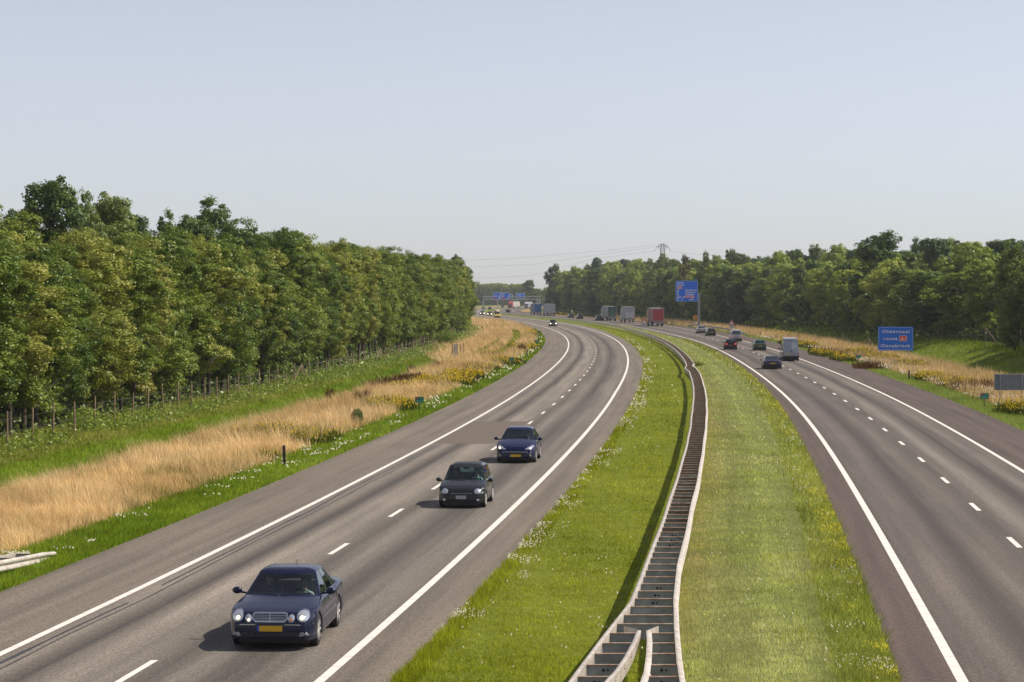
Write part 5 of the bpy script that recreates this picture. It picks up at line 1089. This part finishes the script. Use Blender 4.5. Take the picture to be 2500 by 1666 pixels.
# --- generic distant cars
def gcar(name, label, x, y, oncoming, P, kind='saloon', plate=PLY, lit=False, rl=REDL, sc=1.0, W=1.74, H=1.44, detail=True, dth=0):
    D = {'saloon': dict(L=4.5, gh=(1.35, 2.05, 3.95, 3.35), top=[(0,.56),(.05,.68),(.3,.77),(.8,.88),(1.3,.95),(3.5,.99),(3.9,1.0),(4.35,.98),(4.46,.92),(4.5,.72)], cab=(1.5, 3.8), sides=SIDES4),
         'hatch': dict(L=4.0, gh=(1.1, 1.85, 3.88, 3.35), top=[(0,.56),(.05,.68),(.3,.77),(.7,.88),(1.1,.95),(3.6,1.0),(3.9,.97),(4.0,.75)], cab=(1.3, 3.6), sides=SIDES3),
         'coupe': dict(L=4.5, gh=(1.4, 2.2, 4.15, 3.15), top=[(0,.5),(.05,.6),(.3,.68),(.8,.78),(1.4,.86),(3.5,.88),(4.2,.86),(4.42,.84),(4.5,.62)], cab=(1.6, 3.8), sides=SIDES3),
         'estate': dict(L=4.5, gh=(1.25, 1.95, 4.4, 4.05), top=[(0,.56),(.05,.68),(.3,.77),(.8,.88),(1.2,.95),(4.2,1.0),(4.42,.97),(4.5,.75)], cab=(1.4, 4.2), sides=SIDES4)}[kind]
    S = dict(W=W, H=H, wb=2.6 if D['L'] > 4.2 else 2.5, fo=.85 if D['L'] > 4.2 else .78, r=.31, paint=P, wr=W / 2 - .27, seat=2.0, rim=RIMD, **D)
    v = Veh(name, label, "car", S, x, y, oncoming, sc, dth=dth); zt = .62 if kind == 'coupe' else .70
    if oncoming:
        for f in ((lambda P: P), mirr):
            o = v.part("headlight", f([(.46,.58),(.74,.60),(.76,.70),(.48,.69)]), 'f', LAMPG, offv=.006)
            if lit: v.part("bulb", f(oval(.60,.64,.095,.085)), 'f', BULBW, parent=o, offv=.02, bulge=.02)
        v.part("grille", [(-.4,.55),(.4,.55),(.4,.66),(-.4,.66)], 'f', BLACK, offv=.004); v.part("air_intake", [(-.5,.26),(.5,.26),(.5,.36),(-.5,.36)], 'f', BLACK, offv=.004); fplate(v, .44, plate, band=False)
    else:
        wl = W / 2 * .84
        for f in ((lambda P: P), mirr):
            v.part("tail_lamp", f([(wl-.27,zt+.02),(wl-.02,zt),(wl,zt+.17),(wl-.25,zt+.17)]), 'r', rl, offv=.006)
        v.part("bumper_gap", [(-wl, .50), (wl, .50), (wl, .515), (-wl, .515)], 'r', BLACK, offv=.004, edge=8, sub=1)
        v.part("valance", [(-.6, .26), (.6, .26), (.6, .34), (-.6, .34)], 'r', BLACK, offv=.004, edge=4)
        fplate(v, .58 if kind == 'coupe' else .66 if kind != 'hatch' else .60, plate, band=False, ax='r')
        v.mirrors(1.65, .98 if kind != 'coupe' else .86)
        if kind != 'coupe': v.lines((1.4, 2.5), .3, .9)
    return v
rc = lambda px, py: G(px, py)
def place(px, py, L, oncoming):      # px,py: middle of the bumper nearest the camera, on the road
    x, y = G(px, py); c = cl if oncoming else cr; s_ = float(c(y + 8) - c(y - 8)) / 16; return x + s_ * L / 2, y + L / 2
BLKCAR = paint("black_paint", (.008, .008, .010), .2); SILV = paint("silver_paint", (.36, .37, .39), .6); TEAL = paint("green_metallic", (.018, .07, .058)); DGREEN = paint("dark_green_metallic", (.015, .04, .04)); DBLUE = paint("deep_blue_paint", (.008, .016, .05)); GREYC = paint("grey_metallic", (.06, .065, .07), .4); NIGHT = paint("blue_black_paint", (.012, .016, .03))
x, y = place(1886.8, 902, 4.5, False); v = gcar("coupe_car", "low dark blue coupe with a yellow plate, nearest car going away", x, y, False, DBLUE, 'coupe', W=1.86, H=1.27, rl=pm("smoked_tail_lamp", (.07, .012, .02), .2, coat=1))
v.part("tail_panel", [(-.5,.60),(.5,.60),(.5,.74),(-.5,.74)], 'r', BLACK, offv=.002)
x, y = place(1784.8, 854.5, 4.0, False); gcar("hatchback", "black hatchback with bright red tail lamps in the left lane behind the silver minibus", x, y, False, BLKCAR, 'hatch', rl=REDB, W=1.78, plate=pm("plate_red_glow", (.45, .10, .08), .5))
x, y = place(1856.8, 856.5, 4.5, False); gcar("saloon_car", "metallic green car driving away, left of the big silver van", x, y, False, TEAL, 'saloon', W=1.70)
x, y = place(1737, 821, 4.5, False); gcar("estate_car", "dark green estate car just in front of the silver saloon's lane", x, y, False, DGREEN, 'estate', W=1.72)
x, y = place(1714, 814.6, 4.5, False); gcar("saloon_car", "silver saloon driving away by the tall sign pole", x, y, False, SILV, 'saloon', W=1.74, sc=1.06)
x, y = place(1463, 783, 4.0, False); gcar("hatchback", "grey car overtaking beside the lorry with green doors", x, y, False, GREYC, 'hatch', sc=1.08)
x, y = place(1417.5, 779.6, 4.5, False); gcar("saloon_car", "dark blue-grey car between the lorries, the right-hand one of a pair", x, y, False, NIGHT, 'estate', sc=1.08, H=1.5)
x, y = place(1395.5, 777, 4.5, False); gcar("saloon_car", "dark blue-grey car between the lorries, the left-hand one of a pair", x, y, False, NIGHT, 'saloon', sc=1.08)
x, y = place(1240, 765, 4.2, False); gcar("hatchback", "dark car driving away in the distance below the gantry", x, y, False, BLKCAR, 'hatch', sc=1.15)
x, y = place(1350.6, 797.3, 4.2, True); gcar("hatchback", "black car with both headlamps lit coming round the bend", x, y, True, BLKCAR, 'hatch', lit=True, sc=1.08, W=1.76, H=1.5)
x, y = place(1195.5, 771.2, 4.2, True); gcar("hatchback", "dark car with lit headlamps right behind the yellow van", x, y, True, BLKCAR, 'hatch', lit=True, sc=1.08)
x, y = place(1177.7, 769.5, 4.2, True); gcar("hatchback", "dark blue car with lit headlamps, last before the left wood hides the road", x, y, True, NIGHT, 'hatch', lit=True, sc=1.08)
for px, py, lab in ((1195.5, 756.8, "tiny dark car left of the gantry's second leg"), (1226.8, 751.2, "tiny dark car on the far curve below the big gantry sign"), (1180, 756, "tiny dark car behind the gantry's first leg")):
    x, y = place(px, py, 4.2, True); gcar("distant_car", lab, x, y, True, NIGHT, 'hatch', lit=False, sc=1.15)
# --- vans
def van(name, label, px, py, oncoming, P, L, W, H, hood, kind, sc=1.0):
    x, y = place(px, py, L, oncoming); zb = 1.12
    S = dict(L=L, W=W, H=H, wb=L * .60, fo=.95, r=.34, paint=P, cab=(hood + .1, L - .15), gh=(hood, hood + .85, L - .02, L - .22), wr=W / 2 - .23, seat=1.75, rim=RIMD, bow=(.22, .05), plan=(.2, .5, .05, .15), crown=.03,
             bot=[(0,.36),(.12,.28),(.5,.30),(L-.9,.38),(L-.3,.44),(L,.48)],
             top=[(0,.62),(.05,.85),(.2,.98),(hood,1.12),(L-.1,1.15),(L,1.13)], sides=[(.04,'p'),(.22,'g'),(1,'p')] if kind == 'panel' else [(.04,'p'),(.24,'g'),(.29,'b'),(.60,'d'),(.65,'b'),(.93,'d'),(1,'p')], rearglass=False, interior=True, beltup=0)
    v = Veh(name, label, "van", S, x, y, oncoming, sc); return v
SPR = paint("silver_van_paint", (.33, .345, .39), .45)
v = van("panel_van", "large silver high-roof panel van in the right-hand lane, seen from behind", 1931.4, 882.5, False, SPR, 5.9, 1.95, 2.62, .95, 'panel')
B2 = v.gbvh
v.part("door_window", [(-.02, 1.35), (-.62, 1.38), (-.60, 2.05), (-.03, 2.08)], 'r', pm("pale_reflecting_window", (.42, .46, .52), .15, coat=1), bvh=B2, offv=.008, edge=3)
v.part("rear_door", [(.05, 1.22), (.78, 1.22), (.72, 2.28), (.05, 2.30)], 'r', pm("van_door_paint", (.27, .285, .335), .35, metal=.4, coat=.6), bvh=B2, offv=.006, edge=3)
v.part("door_gap", [(.02, .62), (.035, .62), (.035, 1.1), (.02, 1.1)], 'r', BLACK, offv=.005, sub=1, edge=4); v.part("door_gap", [(.02, 1.2), (.035, 1.2), (.035, 2.35), (.02, 2.35)], 'r', BLACK, bvh=B2, offv=.009, sub=1, edge=5)
v.part("roof_seam", [(-.72, 2.33), (.72, 2.33), (.70, 2.36), (-.70, 2.36)], 'r', BLACK, bvh=B2, offv=.005, sub=1, edge=5)
for f in ((lambda P: P), mirr): v.part("tail_lamp", f([(.84,.72),(.93,.72),(.93,1.08),(.84,1.08)]), 'r', REDL, offv=.01)
v.part("bumper", [(-.93,.50),(.93,.50),(.93,.64),(-.93,.64)], 'r', pm("grey_plastic", (.20, .21, .23), .5), offv=.04, edge=6)
b = MB(); b.box((0, 2.96, .52), (1.8, .14, .10)); b.box((-.05, 2.985, 1.18), (.16, .05, .10)); b.build("step_and_handle", BLACK, v.root); fplate(v, .80, PLY, ax='r', band=False, xo=.42); v.mirrors(1.5, 1.35, BLACK, .13)
v = van("minibus", "silver minibus seen from behind with a wide dark rear window, beyond the black hatchback", 1798.2, 835, False, paint("minibus_silver", (.42, .43, .47), .5), 4.8, 1.90, 1.96, .95, 'bus')
v.part("rear_window", [(-.70, 1.18), (.70, 1.18), (.62, 1.72), (-.62, 1.72)], 'r', GLD, bvh=v.gbvh, offv=.008, edge=4)
for f in ((lambda P: P), mirr): v.part("tail_lamp", f([(.80,.74),(.92,.74),(.92,1.05),(.80,1.05)]), 'r', REDB, offv=.01)
v.part("bumper_gap", [(-.86,.52),(.86,.52),(.86,.54),(-.86,.54)], 'r', BLACK, offv=.006, edge=6, sub=1); fplate(v, .66, pm("plate_shaded", (.16, .12, .08), .5), ax='r', band=False); v.mirrors(1.45, 1.25, BLACK, .13)
v = van("delivery_van", "yellow high-roof delivery van coming round the bend", 1215.2, 776.8, True, pm("yellow_van_paint", (.60, .42, .06), .4, coat=.5), 5.6, 1.95, 2.60, .85, 'panel', 1.1)
v.part("windscreen_shade", [(-.78, 1.2), (.78, 1.2), (.70, 1.72), (-.70, 1.72)], 'f', GLD, bvh=v.gbvh, offv=.012, edge=4); v.part("cream_roof", [(-.62, 2.0), (.62, 2.0), (.55, 2.45), (-.55, 2.45)], 'f', pm("cream_paint", (.72, .62, .42), .5), bvh=v.gbvh, offv=.012, edge=4)
v.part("bumper", [(-.88, .30), (.88, .30), (.88, .62), (-.88, .62)], 'f', BLACK, offv=.02, edge=5); v.mirrors(1.2, 1.4, BLACK, .16)
for f in ((lambda P: P), mirr): v.part("headlight", f([(.55,.68),(.84,.70),(.84,.84),(.58,.82)]), 'f', LAMPG, offv=.008)
# --- lorries
def lorry(label, px, py, side, rear, mark, sc=1.06, cabc=(.5, .5, .5), oncoming=False, dth=0, boxL=13.2, H=4.0):
    L = boxL + 2.6; x, y = place(px, py, L, oncoming); c = cl if oncoming else cr; s_ = float(c(y + 8) - c(y - 8)) / 16
    t = empty("lorry", (x, y, .01), -math.atan(s_) + (0 if oncoming else math.pi) + dth, sc); tag(t, label, "lorry")
    W = 2.55; yr = L / 2; yf = yr - boxL; z0 = 1.12
    ms = pm("tarpaulin_side", side, .7, var=.15, vs=1); mr = pm("rear_panel", rear, .6, var=.12, vs=1); fr = pm("box_frame", (.5, .5, .5), .5)
    b = MB(); b.box((0, (yr + yf) / 2, (z0 + H) / 2), (W - .04, boxL - .06, H - z0)); n = 12
    for k in range(n): b.box(((W - .04) / 2 + .006, yf + boxL * (k + .5) / n, (z0 + H) / 2), (.02, .05, H - z0 - .2)); b.box((-(W - .04) / 2 - .006, yf + boxL * (k + .5) / n, (z0 + H) / 2), (.02, .05, H - z0 - .2))
    b.build("cargo_box", ms, t)
    b = MB(); b.box((0, yr + .01, (z0 + H) / 2), (W - .12, .04, H - z0 - .1)); b.build("rear_doors", mr, t)
    b = MB(); b.box((0, yr, H - .03), (W, .12, .10)); b.box((0, yr, z0), (W, .12, .12)); b.box((W / 2 - .03, yr, (z0 + H) / 2), (.08, .10, H - z0)); b.box((-W / 2 + .03, yr, (z0 + H) / 2), (.08, .10, H - z0)); b.box((0, (yr + yf) / 2, H + .0), (W, boxL, .05)); b.build("box_frame", fr, t)
    b = MB(); b.box((0, (yr + yf) / 2, z0 - .12), (1.0, boxL, .2)); b.box((0, yr - .1, .62), (2.3, .12, .18), 1); b.box((0, yr - .05, .88), (2.2, .1, .16), 1)
    for sx in (-1, 1): b.box((sx * 1.1, yr - 1.0, .72), (.38, .03, .55)); b.box((sx * 1.2, yf + 5, .75), (.04, 4, .5), 1)
    b.build("chassis", [BLACK, pm("grey_underrun_bar", (.42, .42, .43), .5)], t)
    axles = [yr - 1.6, yr - 2.9, yr - 4.2, yf + 1.4, yf - 1.4] if boxL > 10 else [yr - 1.9, yf - 1.2]
    for a in axles:
        for sx in (-1, 1):
            e = MB(); e.lathe([(-.16, .25), (-.17, .45), (-.14, .5), (.14, .5), (.17, .45), (.16, .25), (.1, .02)], 16); o = e.build("wheel", TYRE, t); o.location = (sx * 1.07, a, .5); b = MB(); b.tube((sx * .10, 0, 0), (sx * .165, 0, 0), .26, n=12); b.build("rim", RIMD, o)
    for sx in (-1, 1): b = MB(); b.box((sx * 1.02, yr - .02, .88), (.36, .08, .16)); b.build("tail_lamp", REDL, t)
    cm = pm("cab_paint", cabc, .35, coat=.7); b = MB(); P = [(yf - .5, .55), (yf - 2.45, .55), (yf - 2.5, 1.5), (yf - 2.3, 2.9), (yf - 1.9, 3.3), (yf - .6, H - .05), (yf - .5, H - .05)]
    n = len(P); b.add([(-1.22, p, q) for p, q in P] + [(1.22, p, q) for p, q in P], [tuple(range(n)), tuple(range(2 * n - 1, n - 1, -1))] + [(k, n + k, n + (k + 1) % n, (k + 1) % n) for k in range(n)]); cab = b.build("cab", cm, t)
    b = MB(); b.add([(-1.1, yf - 2.505, 1.75), (1.1, yf - 2.505, 1.75), (1.05, yf - 2.36, 2.7), (-1.05, yf - 2.36, 2.7)], [(0, 1, 2, 3)]); b.build("windscreen", GLD, cab)
    b = MB(); b.box((0, yf - 2.5, .75), (2.3, .1, .45)); [b.box((0, yf - 2.52, 1.1 + .13 * k), (1.5, .03, .05)) for k in range(4)]; b.build("grille", BLACK, cab)
    for sx in (-1, 1): b = MB(); b.box((sx * 1.4, yf - 2.3, 2.2), (.12, .2, .8)); b.build("side_mirror", BLACK, cab)
    b = MB()
    if mark == 'bars': [b.box((q, yr + .045, (z0 + H) / 2), (.035, .03, H - z0 - .25)) for q in (-.95, -.42, -.12, .12, .42, .95)]; [b.box((sx * 1.06, yr + .05, z0 + .75), (.22, .03, .75), 1) for sx in (-1, 1)]
    if mark == 'lift': b.box((0, yr + .12, z0 + .75), (2.1, .10, 1.4)); b.box((0, yr + .18, z0 + 1.0), (.9, .02, .9), 2); [b.box((0, yr + .20, z0 + .75 + k * .2), (.6, .02, .06), 3) for k in range(4)]; [b.box((sx * 1.12, yr + .06, z0 + .4), (.12, .06, .5), 1) for sx in (-1, 1)]; b.box((0, yr + .05, H - .45), (1.9, .02, .06), 3)
    if mark == 'doors': b.box((0, yr + .035, (z0 + H) / 2), (.04, .03, H - z0 - .2), 3); [b.box((q, yr + .05, (z0 + H) / 2), (.05, .03, H - z0 - .2)) for q in (-.8, -.3, .3, .8)]
    if mark == 'plain': b.box((-.0, yr + .035, H - .28), (.5, .01, .08))
    b.build("door_fittings", [pm("pale_locking_bars", (.38, .55, .50) if mark == 'bars' else (.60, .60, .62), .5), ORL, pm("emblem_panel", (.66, .67, .70), .5), pm("grey_marking", (.20, .21, .24), .6)], t)
    return t
lorry("dark red curtain-sided lorry seen from behind, nearest lorry", 1606, 797, (.34, .17, .15), (.48, .045, .06), 'plain', cabc=(.4, .03, .04), sc=1.10)
lorry("white lorry with a folded tail lift, between the red lorry and the green-doored one", 1536.5, 788.2, (.42, .42, .42), (.50, .50, .52), 'lift', boxL=8.5, sc=1.10)
lorry("grey box lorry with dark green striped rear doors", 1494, 784, (.30, .34, .36), (.012, .10, .085), 'bars', sc=1.08)
lorry("pale grey container lorry right beside the blue one", 1346, 772, (.36, .38, .38), (.44, .47, .52), 'doors', sc=1.12)
lorry("blue lorry farthest along the right-hand carriageway", 1312.9, 770.6, (.16, .20, .26), (.01, .13, .33), 'plain', sc=1.12)
lorry("distant lorry with red roof and pale trailer under the gantry", 1252.7, 753.6, (.45, .42, .40), (.5, .48, .46), 'plain', cabc=(.45, .05, .05), oncoming=True, dth=R(-14), sc=1.05)
lorry("distant pale rounded lorry beside the blue lorry", 1289, 753.8, (.40, .40, .42), (.5, .5, .5), 'plain', cabc=(.5, .5, .52), oncoming=True, dth=R(-12), boxL=7, sc=1.0)
# ------------------------------------------------------------------ haze
b = NB("summer_haze"); pv = b.n("VolumePrincipled"); pv.inputs["Color"].default_value = (.90, .94, 1.0, 1); pv.inputs["Density"].default_value = .00009; pv.inputs["Anisotropy"].default_value = .1
b.t.links.new(pv.outputs[0], b.out.inputs["Volume"])
m = MB(); m.box((0, 1050, 35), (1600, 2700, 74)); hz = m.build("haze", b.m); tag(hz, kind="stuff")
print("objects", len(bpy.data.objects))
